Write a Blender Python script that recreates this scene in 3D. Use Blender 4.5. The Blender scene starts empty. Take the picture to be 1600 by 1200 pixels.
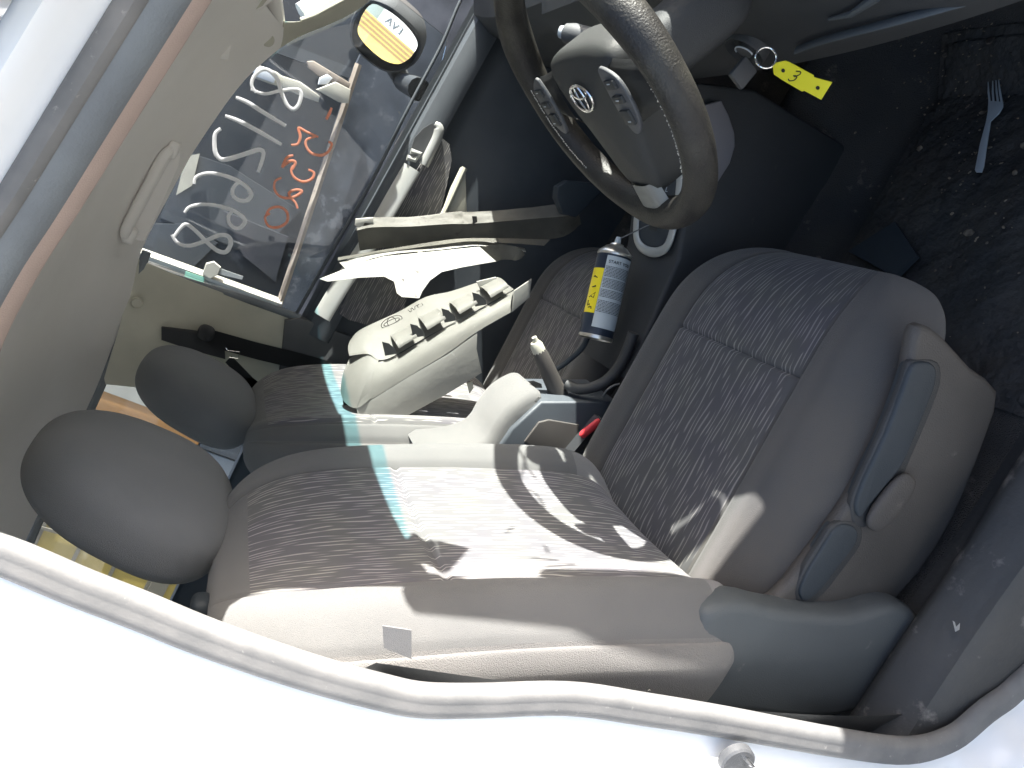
import bpy, bmesh, math, random
from mathutils import Vector, Matrix, noise
random.seed(7)
S = bpy.context.scene
COL = S.collection
V = Vector
# ------------------------------------------------------------------ camera
YAW, PIT, ROL, FPX = math.radians(7.5), math.radians(-26.1), math.radians(-64.0), 1139.0
CP = V((0.35, -1.28, 1.31))
cy, sy = math.cos(YAW), math.sin(YAW)
FW = V((-sy*math.cos(PIT), cy*math.cos(PIT), math.sin(PIT)))
rt = V((cy, sy, 0)); up0 = rt.cross(FW)
RT = math.cos(ROL)*rt + math.sin(ROL)*up0
UP = -math.sin(ROL)*rt + math.cos(ROL)*up0
def ray(px, py): return FW + RT*((px-800)/FPX) - UP*((py-600)/FPX)
def A(px, py, ax, v):            # survey a photo point on a known vertical/horizontal plane of the car
    d = ray(px, py); i = 'xyz'.index(ax); t = (v-CP[i])/d[i]; return CP + d*t
def AP(px, py, o, n):            # ... or on a tilted plane
    d = ray(px, py); o = V(o); n = V(n); t = (o-CP).dot(n)/d.dot(n); return CP + d*t
cam = bpy.data.cameras.new('camera'); co = bpy.data.objects.new('camera', cam); COL.objects.link(co)
m = Matrix((RT, UP, -FW)).transposed().to_4x4(); m.translation = CP
co.matrix_world = m
cam.sensor_width = 36; cam.lens = FPX/1600*36; cam.clip_start = 0.01; cam.clip_end = 3000
S.camera = co
# ------------------------------------------------------------------ materials
def mat(name, c, rough=.6, c2=None, nscale=8, bump=0, bscale=200, metal=0, spec=.5, ramp=(.35,.65), detail=4,
        spots=None, sscale=40, sth=.62, sheen=0, coat=0, bdist=.002):
    m = bpy.data.materials.new(name); m.use_nodes = True
    nt = m.node_tree; N = nt.nodes; L = nt.links
    b = N['Principled BSDF']; b.inputs['Roughness'].default_value = rough
    b.inputs['Metallic'].default_value = metal; b.inputs['Specular IOR Level'].default_value = spec
    if sheen: b.inputs['Sheen Weight'].default_value = sheen
    if coat: b.inputs['Coat Weight'].default_value = coat
    tc = N.new('ShaderNodeTexCoord'); out = None
    def col(x): return (x[0], x[1], x[2], 1) if not isinstance(x, (int, float)) else (x, x, x, 1)
    if c2 is not None:
        n = N.new('ShaderNodeTexNoise'); n.inputs['Scale'].default_value = nscale; n.inputs['Detail'].default_value = detail
        L.new(tc.outputs['Object'], n.inputs['Vector'])
        r = N.new('ShaderNodeValToRGB'); r.color_ramp.elements[0].position = ramp[0]; r.color_ramp.elements[1].position = ramp[1]
        r.color_ramp.elements[0].color = col(c); r.color_ramp.elements[1].color = col(c2)
        L.new(n.outputs['Fac'], r.inputs['Fac']); out = r.outputs['Color']
    if spots is not None:
        n = N.new('ShaderNodeTexNoise'); n.inputs['Scale'].default_value = sscale; n.inputs['Detail'].default_value = 6; n.inputs['Roughness'].default_value = .65
        L.new(tc.outputs['Object'], n.inputs['Vector'])
        r = N.new('ShaderNodeValToRGB'); r.color_ramp.elements[0].position = sth; r.color_ramp.elements[1].position = min(1, sth+.08)
        L.new(n.outputs['Fac'], r.inputs['Fac'])
        mx = N.new('ShaderNodeMix'); mx.data_type = 'RGBA'; L.new(r.outputs['Color'], mx.inputs['Factor'])
        if out: L.new(out, mx.inputs['A'])
        else: mx.inputs['A'].default_value = col(c)
        mx.inputs['B'].default_value = col(spots); out = mx.outputs['Result']
    if out: L.new(out, b.inputs['Base Color'])
    else: b.inputs['Base Color'].default_value = col(c)
    if bump:
        n = N.new('ShaderNodeTexNoise'); n.inputs['Scale'].default_value = bscale; n.inputs['Detail'].default_value = 3
        L.new(tc.outputs['Object'], n.inputs['Vector'])
        bp = N.new('ShaderNodeBump'); bp.inputs['Strength'].default_value = bump; bp.inputs['Distance'].default_value = bdist
        L.new(n.outputs['Fac'], bp.inputs['Height']); L.new(bp.outputs['Normal'], b.inputs['Normal'])
    return m
def stripe_mat(nm, shade):  # second argument scales the colour down for the shaded cushions
    m = bpy.data.materials.new(nm); m.use_nodes = True
    nt = m.node_tree; N = nt.nodes; L = nt.links; b = N['Principled BSDF']
    b.inputs['Roughness'].default_value = .9; b.inputs['Sheen Weight'].default_value = .15; b.inputs['Specular IOR Level'].default_value = .2
    uv = N.new('ShaderNodeUVMap'); sep = N.new('ShaderNodeSeparateXYZ'); L.new(uv.outputs['UV'], sep.inputs[0])
    def nz(sx, sy, det=0):
        mp = N.new('ShaderNodeMapping'); mp.inputs['Scale'].default_value = (sx, sy, 1); L.new(uv.outputs['UV'], mp.inputs['Vector'])
        n = N.new('ShaderNodeTexNoise'); n.inputs['Scale'].default_value = 1; n.inputs['Detail'].default_value = det; L.new(mp.outputs['Vector'], n.inputs['Vector']); return n.outputs['Fac']
    def mth(op, a, b=None, c=None):
        n = N.new('ShaderNodeMath'); n.operation = op
        for k, x in enumerate((a, b, c)):
            if x is None: continue
            if isinstance(x, (int, float)): n.inputs[k].default_value = x
            else: L.new(x, n.inputs[k])
        return n.outputs[0]
    ph = mth('MULTIPLY_ADD', sep.outputs['X'], 1180, mth('MULTIPLY', nz(45, 9, 1), 16))
    sn = mth('MULTIPLY_ADD', mth('SINE', ph), .5, .5)
    ln = mth('POWER', sn, 5)
    mk = N.new('ShaderNodeMapRange'); mk.inputs['From Min'].default_value = .40; mk.inputs['From Max'].default_value = .56; L.new(nz(230, 26, 0), mk.inputs['Value'])
    fac = mth('MULTIPLY', ln, mk.outputs[0])
    k_ = shade
    r = N.new('ShaderNodeValToRGB'); e = r.color_ramp.elements
    e[0].position = .05; e[0].color = (.125*k_, .124*k_, .128*k_, 1); e[1].position = .75; e[1].color = (.36*k_, .345*k_, .33*k_, 1)
    L.new(fac, r.inputs['Fac'])
    # large soft tint patches
    n2 = N.new('ShaderNodeTexNoise'); n2.inputs['Scale'].default_value = 10; L.new(uv.outputs['UV'], n2.inputs['Vector'])
    r2 = N.new('ShaderNodeValToRGB'); r2.color_ramp.elements[0].color = (.94, .92, .97, 1); r2.color_ramp.elements[1].color = (1, 1, .96, 1)
    r2.color_ramp.elements[0].position = .4; r2.color_ramp.elements[1].position = .6
    L.new(n2.outputs['Fac'], r2.inputs['Fac'])
    mx = N.new('ShaderNodeMix'); mx.data_type = 'RGBA'; mx.blend_type = 'MULTIPLY'; mx.inputs['Factor'].default_value = 1
    L.new(r.outputs['Color'], mx.inputs['A']); L.new(r2.outputs['Color'], mx.inputs['B'])
    L.new(mx.outputs['Result'], b.inputs['Base Color'])
    bp = N.new('ShaderNodeBump'); bp.inputs['Strength'].default_value = .5; bp.inputs['Distance'].default_value = .0012
    L.new(fac, bp.inputs['Height']); L.new(bp.outputs['Normal'], b.inputs['Normal'])
    return m
def glass_mat(name, tint=(.9, .95, .95), gloss=.08, rough=.02, dust=0):
    m = bpy.data.materials.new(name); m.use_nodes = True
    nt = m.node_tree; N = nt.nodes; L = nt.links; N.remove(N['Principled BSDF'])
    o = N['Material Output']; t = N.new('ShaderNodeBsdfTransparent'); t.inputs['Color'].default_value = (*tint, 1)
    g = N.new('ShaderNodeBsdfGlossy'); g.inputs['Roughness'].default_value = rough
    fr = N.new('ShaderNodeFresnel'); fr.inputs['IOR'].default_value = 1.45
    mx = N.new('ShaderNodeMixShader'); L.new(fr.outputs[0], mx.inputs[0])
    L.new(t.outputs[0], mx.inputs[1]); L.new(g.outputs[0], mx.inputs[2]); last = mx
    if dust:
        d = N.new('ShaderNodeBsdfDiffuse'); d.inputs['Color'].default_value = (.6, .58, .55, 1)
        tc = N.new('ShaderNodeTexCoord'); n = N.new('ShaderNodeTexNoise'); n.inputs['Scale'].default_value = 14; n.inputs['Detail'].default_value = 8
        L.new(tc.outputs['Object'], n.inputs['Vector'])
        r = N.new('ShaderNodeValToRGB'); r.color_ramp.elements[0].position = .45; r.color_ramp.elements[1].position = .8
        r.color_ramp.elements[0].color = (dust*.25,)*3+(1,); r.color_ramp.elements[1].color = (dust,)*3+(1,)
        L.new(n.outputs['Fac'], r.inputs['Fac'])
        m2 = N.new('ShaderNodeMixShader'); L.new(r.outputs['Color'], m2.inputs[0]); L.new(mx.outputs[0], m2.inputs[1]); L.new(d.outputs[0], m2.inputs[2]); last = m2
    L.new(last.outputs[0], o.inputs['Surface'])
    return m
M = {}
M['white'] = mat('white_car_paint', (.80, .82, .84), .35, (.74, .76, .78), 3, coat=.5, spots=(.62,.60,.56), sscale=60, sth=.68)
M['seal'] = mat('grey_rubber_seal', (.125, .126, .126), .85, (.165, .163, .16), 25, bump=.12, bscale=300, spots=(.26,.25,.24), sscale=90, sth=.64)
M['seal_dark'] = mat('dark_rubber', (.13, .145, .16), .7, (.16, .18, .195), 12, bump=.3, bscale=300)
M['liner'] = mat('beige_headliner', (.70, .68, .645), .95, (.74, .72, .69), 5, bump=.35, bscale=900)
M['liner_glow'] = mat('headliner_edge_glow', (.42, .33, .29), .9, (.47, .37, .33), 6, bump=.35, bscale=700, spots=(.30,.25,.23), sscale=24, sth=.70)  # pinkish glow along the roof edge, painted into the base colour
M['cream'] = mat('cream_trim_plastic', (.47, .46, .38), .55, (.41, .40, .33), 9, bump=.15, bscale=600)
M['navy'] = mat('dark_door_plastic', (.055, .064, .075), .55, (.07, .08, .092), 10, bump=.25, bscale=700)
M['black'] = mat('black_plastic', (.065, .068, .073), .5, (.08, .083, .087), 12, bump=.25, bscale=800)
M['softblack'] = mat('dash_plastic', (.030, .032, .034), .6, (.037, .039, .041), 8, bump=.3, bscale=900)
M['fabric'] = mat('grey_seat_fabric', (.185, .183, .182), .95, (.21, .205, .20), 7, bump=.6, bscale=1400, sheen=.2, spec=.2)
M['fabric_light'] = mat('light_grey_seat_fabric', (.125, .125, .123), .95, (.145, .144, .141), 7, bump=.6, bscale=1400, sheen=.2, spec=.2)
M['stripe'] = stripe_mat('streaked_seat_fabric', 1.0)
M['stripe_shaded'] = stripe_mat('shaded_streaked_fabric', .62)  # darker copy of the streaked fabric: cushion shade put into the colour
M['fabric_shaded'] = mat('shaded_grey_fabric', (.072, .072, .073), .95, (.092, .086, .080), 6, bump=.6, bscale=1400, sheen=.2, spec=.2)  # seat fabric darkened to carry the shade on the cushions
M['headrest'] = mat('headrest_fabric', (.125, .134, .145), .95, (.15, .158, .17), 6, bump=.6, bscale=1400, sheen=.2, spec=.2)
M['shell'] = mat('brown_grey_seat_plastic', (.045, .042, .040), .65, (.068, .062, .057), 5, bump=.3, bscale=500, spots=(.12,.11,.10), sscale=22, sth=.66)
M['fabric_side'] = mat('dusty_beige_side_fabric', (.140, .136, .132), .95, (.17, .165, .158), 5, bump=.9, bscale=900, sheen=.2, spec=.2)
M['palegrey'] = mat('pale_grey_plastic', (.17, .165, .18), .5, (.19, .185, .20), 8)
M['deep'] = mat('black_console_plastic', (.026, .028, .031), .6, (.034, .036, .038), 6, bump=.3, bscale=700, spots=(.06,.055,.05), sscale=18, sth=.66)
M['bluecover'] = mat('blue_grey_cover_plastic', (.055, .063, .069), .6, (.07, .08, .086), 5, bump=.25, bscale=600, spots=(.15,.15,.15), sscale=20, sth=.66)
M['lever'] = mat('blue_grey_plastic', (.020, .028, .036), .65, (.026, .034, .043), 8, bump=.15, bscale=500)
M['silver'] = mat('silver_plastic', (.42, .43, .41), .4, (.47, .47, .45), 12, metal=.35)
M['chrome'] = mat('chrome', (.8, .8, .8), .15, metal=1)
M['leather'] = mat('worn_wheel_leather', (.013, .012, .011), .5, (.038, .036, .029), 18, bump=.5, bscale=420, ramp=(.4,.7))
M['hub'] = mat('airbag_plastic', (.028, .030, .030), .55, (.035, .037, .036), 9, bump=.3, bscale=900)
M['sillp'] = mat('scuffed_sill_plastic', (.034, .037, .040), .6, (.055, .054, .052), 6, bump=.5, bscale=120, spots=(.17,.16,.15), sscale=13, sth=.58)
M['thread'] = mat('pale_thread', (.6, .58, .52), .9)
M['carpet'] = mat('dirty_black_carpet', (.040, .040, .042), .98, (.066, .060, .054), 7, bump=1, bscale=500, bdist=.004, spots=(.15, .135, .115), sscale=15, sth=.60)
M['rubbermat'] = mat('rubber_floor_mat', (.032, .032, .032), .8, (.05, .045, .04), 14, bump=1, bscale=60, bdist=.006, spots=(.09, .08, .06), sscale=55, sth=.64)
M['enginecover'] = mat('dusty_pale_plastic', (.28, .278, .255), .6, (.235, .235, .215), 8, bump=.25, bscale=60, spots=(.36,.355,.33), sscale=34, sth=.66)
M['whitepiece'] = mat('broken_white_plastic', (.50, .495, .46), .6, (.36, .355, .33), 14, spots=(.10,.09,.08), sscale=55, sth=.64, bump=.5, bscale=45, bdist=.003)
M['greypiece'] = mat('grey_bumper_strip', (.14, .137, .12), .55, (.19, .185, .16), 16, spots=(.10,.095,.085), sscale=30, sth=.62, bump=.4, bscale=50, bdist=.003)
M['yellow'] = mat('yellow_tag_plastic', (.80, .72, .03), .45)
M['red'] = mat('red_buckle', (.75, .06, .07), .4)
M['ink'] = mat('black_ink', (.015, .015, .015), .6)
M['fork'] = mat('white_fork_plastic', (.42, .46, .49), .35)
M['can_dark'] = mat('can_navy_print', (.02, .03, .05), .35, metal=.2)
M['can_label'] = mat('can_pale_label', (.42, .47, .50), .4)
M['can_yellow'] = mat('can_yellow_print', (.75, .62, .02), .4)
M['tin'] = mat('bare_tin', (.62, .60, .55), .3, metal=.9)
M['writing_white'] = mat('white_paint_marker', (.74, .77, .80), .8, (.80,.82,.84), 60)
M['writing_red'] = mat('orange_paint_marker', (.85, .30, .18), .8, (.80,.36,.25), 60)
M['belt'] = mat('black_webbing', (.03, .032, .036), .8, bump=.6, bscale=900)
M['glass'] = glass_mat('window_glass', (.86, .90, .92), dust=.05)
M['windshield'] = glass_mat('windshield_glass', (.93, .97, .95))
M['tint'] = glass_mat('windshield_sun_band', (.42, .82, .88))
M['cluster'] = mat('cluster_lens', (.18, .15, .15), .15, spec=.8)  # pinkish base colour stands in for reflections on the lens
M['mirror'] = mat('mirror_glass', (.95, .95, .95), .015, metal=1)
# ------------------------------------------------------------------ mesh helpers
def link(name, bm, mats, parent=None, smooth=True, angle=40):
    me = bpy.data.meshes.new(name); bm.normal_update()
    bm.to_mesh(me); bm.free()
    if not isinstance(mats, (list, tuple)): mats = [mats]
    for k in mats: me.materials.append(M[k])
    o = bpy.data.objects.new(name, me); COL.objects.link(o)
    if parent: o.parent = parent
    if smooth:
        for p in me.polygons: p.use_smooth = True
        try:
            me.set_sharp_from_angle(angle=math.radians(angle))
        except Exception: pass
    return o
def thing(name, label, cat, loc=(0, 0, 0), group=None):
    o = bpy.data.objects.new(name, None); COL.objects.link(o); o.location = loc; o.empty_display_size = .05
    return tag(o, label, cat, group)
def tag(o, label, cat, group=None):
    o['label'] = label; o['category'] = cat
    if group: o['group'] = group
    return o
def struct(o): o['kind'] = 'structure'; return o
def reloc(root, objs):   # keep children where they are modelled in car coordinates while the Empty stands at the base
    for o in objs: o.location = o.location - root.location
def box(bm, c, s, rot=None, bev=0, seg=2, mi=0):
    r = bmesh.ops.create_cube(bm, size=1); vs = r['verts']
    bmesh.ops.scale(bm, vec=s, verts=vs)
    es = list({e for v in vs for e in v.link_edges})
    if bev:
        rr = bmesh.ops.bevel(bm, geom=es, offset=bev, segments=seg, profile=.5, affect='EDGES'); vs = list({v for f in rr['faces'] for v in f.verts} | {v for v in vs if v.is_valid})
    vs = [v for v in vs if v.is_valid]
    vv = set()
    stack = list(vs)
    while stack:
        v = stack.pop()
        if v in vv: continue
        vv.add(v); stack += [e.other_vert(v) for e in v.link_edges]
    vs = list(vv)
    if rot is not None: bmesh.ops.rotate(bm, cent=(0, 0, 0), matrix=rot, verts=vs)
    bmesh.ops.translate(bm, vec=c, verts=vs)
    for f in {f for v in vs for f in v.link_faces}: f.material_index = mi
    return vs
def frames(pts):
    pts = [V(p) for p in pts]; n = len(pts); T = []
    for i in range(n):
        t = pts[min(i+1, n-1)]-pts[max(i-1, 0)]; T.append(t.normalized())
    u = T[0].orthogonal().normalized(); out = []
    for i in range(n):
        u = (u - T[i]*u.dot(T[i])).normalized(); out.append((pts[i], T[i], u, T[i].cross(u)))
    return out
def smoothpts(pts, k=6, closed=False):
    pts = [V(p) for p in pts]; n = len(pts); out = []
    rng = range(n if closed else n-1)
    for i in rng:
        if closed: a, b, c, d = pts[(i-1) % n], pts[i], pts[(i+1) % n], pts[(i+2) % n]
        else: a, b, c, d = pts[max(i-1, 0)], pts[i], pts[i+1], pts[min(i+2, n-1)]
        for j in range(k):
            t = j/k
            out.append(.5*((2*b)+(-a+c)*t+(2*a-5*b+4*c-d)*t*t+(-a+3*b-3*c+d)*t**3))
    if not closed: out.append(pts[-1])
    return out
def tube(bm, pts, r, n=10, cap=True, mi=0, closed=False, flat=None):
    fr = frames(pts); rings = []
    rr = r if isinstance(r, (list, tuple)) else [r]*len(fr)
    for (p, t, u, w), q in zip(fr, rr):
        if flat is not None:   # flat: (normal, ratio) squash along a normal
            nrm, ra = flat; nrm = V(nrm).normalized(); w = (nrm - t*nrm.dot(t)).normalized(); u = w.cross(t)
            rings.append([bm.verts.new(p+u*(q*math.cos(2*math.pi*i/n))+w*(q*ra*math.sin(2*math.pi*i/n))) for i in range(n)])
        else: rings.append([bm.verts.new(p+u*(q*math.cos(2*math.pi*i/n))+w*(q*math.sin(2*math.pi*i/n))) for i in range(n)])
    fs = []
    m_ = len(rings)
    for a in range(m_ if closed else m_-1):
        b = (a+1) % m_
        for i in range(n):
            fs.append(bm.faces.new((rings[a][i], rings[a][(i+1) % n], rings[b][(i+1) % n], rings[b][i])))
    if cap and not closed:
        fs.append(bm.faces.new(rings[0][::-1])); fs.append(bm.faces.new(rings[-1]))
    for f in fs: f.material_index = mi
def slab(bm, pts, nrm, th, mi=0, bev=0):       # planar outline given thickness along nrm
    nrm = V(nrm).normalized()*th
    a = [bm.verts.new(V(p)) for p in pts]; b = [bm.verts.new(V(p)+nrm) for p in pts]; n = len(a)
    fs = [bm.faces.new(a), bm.faces.new(b[::-1])]
    for i in range(n): fs.append(bm.faces.new((a[i], b[i], b[(i+1) % n], a[(i+1) % n])))
    bmesh.ops.recalc_face_normals(bm, faces=fs)
    for f in fs: f.material_index = mi
    if bev:
        es = list({e for f in fs[:2] for e in f.edges})
        r = bmesh.ops.bevel(bm, geom=es, offset=bev, segments=3, profile=.5, affect='EDGES')
        for f in r['faces']: f.material_index = mi
def grid(bm, fn, nu, nv, mi=0, uv=None, closeu=False):
    g = [[bm.verts.new(fn(i/(nu if closeu else nu-1), j/(nv-1))) for i in range(nu)] for j in range(nv)]
    L = bm.loops.layers.uv.verify() if uv else None
    for j in range(nv-1):
        for i in range(nu if closeu else nu-1):
            i2 = (i+1) % nu
            f = bm.faces.new((g[j][i], g[j][i2], g[j+1][i2], g[j+1][i]))
            f.material_index = mi(i/(nu-1), j/(nv-1)) if callable(mi) else mi
            if uv:
                for lp, (a, b) in zip(f.loops, ((i, j), (i+1, j), (i+1, j+1), (i, j+1))): lp[L].uv = uv(a/(nu-1), b/(nv-1))
    return g
def sgnpow(x, p): return math.copysign(abs(x)**p, x)
def superell(bm, c, ax, rad, e1=.7, e2=.7, nu=48, nv=32, mi=0, warp=None):
    c = V(c); ax = [V(a).normalized() for a in ax]
    vs = []
    for j in range(nv+1):
        ph = -math.pi/2+math.pi*j/nv; row = []
        for i in range(nu):
            th = 2*math.pi*i/nu
            q = V((sgnpow(math.cos(ph), e1)*sgnpow(math.cos(th), e2), sgnpow(math.cos(ph), e1)*sgnpow(math.sin(th), e2), sgnpow(math.sin(ph), e1)))
            if warp: q = warp(q)
            row.append(q)
        vs.append(row)
    def P(q): return c+ax[0]*q.x*rad[0]+ax[1]*q.y*rad[1]+ax[2]*q.z*rad[2]
    bot = bm.verts.new(P(vs[0][0])); top = bm.verts.new(P(vs[-1][0]))
    g = [[bm.verts.new(P(q)) for q in row] for row in vs[1:-1]]
    fs = []
    for j in range(len(g)-1):
        for i in range(nu): fs.append(bm.faces.new((g[j][i], g[j][(i+1) % nu], g[j+1][(i+1) % nu], g[j+1][i])))
    for i in range(nu):
        fs.append(bm.faces.new((bot, g[0][(i+1) % nu], g[0][i]))); fs.append(bm.faces.new((top, g[-1][i], g[-1][(i+1) % nu])))
    for f in fs: f.material_index = mi
def lathe(bm, o, ax, prof, n=40, mi=None):
    o = V(o); ax = V(ax).normalized(); u = ax.orthogonal().normalized(); w = ax.cross(u); rings = []
    for r, h in prof: rings.append([bm.verts.new(o+ax*h+u*(r*math.cos(2*math.pi*i/n))+w*(r*math.sin(2*math.pi*i/n))) for i in range(n)])
    for a in range(len(rings)-1):
        for i in range(n):
            f = bm.faces.new((rings[a][i], rings[a][(i+1) % n], rings[a+1][(i+1) % n], rings[a+1][i])); f.material_index = mi[a] if mi else 0
    return rings, u, w
X, Y, Z = V((1, 0, 0)), V((0, 1, 0)), V((0, 0, 1))
def lerp(a, b, t): return a+(b-a)*t
def interp(tab, z):
    if z <= tab[0][0]: return tab[0][1]
    for (a, b), (c, d) in zip(tab, tab[1:]):
        if z <= c: return b+(d-b)*(z-a)/(c-a)
    return tab[-1][1]
# ================================================================== THE CAR
car = thing('car', 'white right-hand-drive car with its driver door open, seen into the cabin', 'car', (0, 0, 0))
# ---- door opening: traced edge of the painted flange; the side of the car bows out towards the sill
YB = [(.2, -.80), (.4, -.80), (.7, -.78), (1.0, -.74), (1.32, -.665), (1.44, -.60)]
def SB(px, py, off=0):
    p = A(px, py, 'y', -.75)
    for _ in range(12): p = A(px, py, 'y', interp(YB, p.z)+off)
    return p
edge = [V((1.14, -.805, 1.15)), V((.90, -.765, 1.28)), SB(300, -205), SB(238, -100), SB(177, 0), SB(90, 142), SB(0, 290)]
edge += [SB(-70, 400), SB(-140, 540), SB(-175, 680), SB(-165, 790), SB(-110, 855)]
edge += [SB(*p) for p in [(0, 900), (100, 942), (200, 980), (290, 1016), (380, 1048), (474, 1078), (567, 1103), (646, 1119), (740, 1120), (880, 1116), (1000, 1132), (1124, 1151), (1300, 1181), (1412, 1192), (1487, 1170), (1544, 1125), (1589, 1091)]]
edge += [V((.30, -.80, .215)), V((.5, -.80, .205)), V((.8, -.80, .205)), V((1.1, -.80, .24)), V((1.2, -.79, .42)), V((1.2, -.77, .75)), V((1.15, -.75, .98))]
edgeS = smoothpts(edge, 5)
def sweep(bm, path, prof, mi=0, matf=None, cen=V((.5, 0, .85))):
    rows = []; n = len(path)
    for i, p in enumerate(path):
        t = (path[min(i+1, n-1)]-path[max(i-1, 0)]); t.normalize()
        nn = Y.cross(t).normalized()
        if nn.dot(p-cen) < 0: nn = -nn
        pr = prof(nn, p, i/(n-1)) if callable(prof) else prof
        rows.append([bm.verts.new(p+nn*a-Y*b) for a, b in pr])
    for a, b in zip(rows, rows[1:]):
        for i in range(len(a)-1):
            f = bm.faces.new((a[i], a[i+1], b[i+1], b[i])); f.material_index = matf(i) if matf else mi
def bodyprof(nn, p, s):
    w = max(0, min(1, (nn.z-.55)/.3))
    pil = [(.004, -.030), (-.004, -.004), (.004, .0), (.018, .004), (.034, .012), (.044, .026), (.049, .045), (.058, .056), (.072, .060), (.10, .061), (.16, .062), (.34, .060)]
    rof = [(.004, -.030), (-.004, -.004), (.004, .0), (.014, .006), (.020, .018), (.030, .024), (.040, .018), (.050, -.002), (.058, -.03), (.064, -.07), (.075, -.16), (.10, -.40)]
    if nn.z < -.6:
        pil = [(.004, -.030), (-.004, -.004), (.004, .0), (.014, .01), (.022, .03), (.03, .05), (.045, .06), (.07, .066), (.10, .066), (.13, .06), (.16, .05), (.20, .04)]
    k = max(0, min(1, (p.x-.50)/.12)) if nn.z > -.3 else 0
    out = [(lerp(a[0], b[0], w), lerp(a[1], b[1], w)) for a, b in zip(pil, rof)]
    return [(lerp(a, min(a, .075), k), lerp(b, max(b, -.03), k)) for a, b in out]
bm = bmesh.new(); sweep(bm, edgeS, bodyprof)
body = link('body_side', bm, 'white', car)
# seals: grey outer lobe, groove, inner lobe
bm = bmesh.new()
def arc(c0, c1, r, a0, a1, n=7): return [(c0+r*math.cos(math.radians(a0+(a1-a0)*i/n)), c1+r*math.sin(math.radians(a0+(a1-a0)*i/n))) for i in range(n+1)]
pr = arc(-.010, .0, .0105, -20, 200)
ik = next(i for i, p in enumerate(edgeS) if p.x < .0)
def sealp(nn, p, s_):
    w = max(0, min(1, (s_*(len(edgeS)-1)-ik)/4))
    wide = [(.0, -.002), (-.003, .006), (-.008, .0095), (-.014, .0095), (-.019, .0085), (-.021, .0085), (-.026, .009), (-.031, .0065), (-.035, .000)][:9]
    nar = pr[:9] if len(pr) == 9 else [pr[min(len(pr)-1, round(k*(len(pr)-1)/8))] for k in range(9)]
    wide += [(-.0345, -.004), (-.032, -.008), (-.024, -.010)]; nar += [nar[-1]]*3
    return [(lerp(a[0], b[0], w), lerp(a[1], b[1], w)) for a, b in zip(nar, wide)]
sweep(bm, edgeS, sealp)
link('door_seal', bm, 'seal', car)
# ---- roof skin and hidden shell (shuts the light out as the real roof does)
def roofz(x, y, base=1.50): return base - .10*(abs(y)/.62)**2.4 - .035*((x+.35)/1.0)**2
bm = bmesh.new()
grid(bm, lambda u, v: V((lerp(-1.65, .66, v), lerp(-.585, .66, u), roofz(lerp(-1.65, .66, v), lerp(-.585, .66, u)) + .02)), 24, 24)
link('roof_panel', bm, 'white', car)
# headliner: from near rail to the far window line
WB = [(-1.25, 1.30), (-.9, 1.335), (-.35, 1.342), (-.04, 1.385)]
wpx = [(215, 405), (231, 368), (262, 310), (298, 243), (330, 195), (360, 152), (388, 118), (417, 92), (447, 69), (475, 54), (512, 39), (540, 26), (562, 13), (575, 5), (600, -14)]
wfar = [A(*p, 'y', .62) for p in wpx]
def wz(x):
    tab = sorted([(p.x, p.z) for p in wfar] + [(-1.25, 1.28), (-.8, 1.335), (-.35, 1.342), (-.10, 1.36)])
    return interp(tab, x)
def nearz(x): return interp([(-1.3, 1.36), (-.2, 1.415), (.1, 1.43), (.25, 1.415), (.40, 1.392), (.55, 1.36), (.7, 1.29)], x)
def headl(u, v):
    x = lerp(-1.5, .60, v)
    y0 = -.515 + .02*max(0, x); y1 = .625
    zn = nearz(x)+.035; zf = wz(x) if x < .56 else lerp(wz(.56), wz(x), .3)
    y = lerp(y0, y1, u)
    base = lerp(zn, zf, u); crown = .075*(1-abs(2*u-1)**3.2)
    if u > .82: crown *= 1
    return V((x, y, min(base+crown, 1.475)))
bm = bmesh.new(); grid(bm, headl, 60, 60)
link('headliner', bm, 'liner', car)
bm = bmesh.new()   # strip above the driver door, pinkish glow put into its colour
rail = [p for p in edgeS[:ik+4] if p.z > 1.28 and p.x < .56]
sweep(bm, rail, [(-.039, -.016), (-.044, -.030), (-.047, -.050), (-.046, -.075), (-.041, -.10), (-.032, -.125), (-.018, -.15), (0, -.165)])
link('roof_edge_glow', bm, 'liner_glow', car)
bm = bmesh.new()
sweep(bm, rail, [(-.018, .004), (-.026, .002), (-.033, -.004), (-.038, -.010), (-.040, -.018)])
link('roof_seal_lip', bm, 'seal_dark', car)
# ---- far grab handle
gh = thing
bm = bmesh.new()
def G(px, py, y=.50): return A(px, py, 'y', y)
pts = [G(274, 232, .535), G(262, 238, .505), G(252, 250, .495), G(238, 278, .49), (G(222, 308, .49)), G(208, 336, .49), G(198, 356, .495), G(196, 366, .51), G(205, 372, .54)]
tube(bm, smoothpts(pts, 4), .0115, 12, flat=((0, -1, -.5), .75))
hnd = link('grab_handle', bm, 'liner', car)
bm = bmesh.new()
slab(bm, [G(255, 225, .56), G(285, 222, .56), G(280, 260, .56), G(226, 378, .56), G(182, 370, .56), G(188, 345, .56), G(205, 310, .56)], (0, 1, .3), .01, bev=.003)
link('handle_base', bm, 'liner', hnd)
for c in ((270, 234), (203, 368)):
    bm = bmesh.new(); superell(bm, G(*c, .53), (X, Y, Z), (.019, .022, .013), .6, .6, 20, 12); link('handle_mount', bm, 'liner', hnd)
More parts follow.
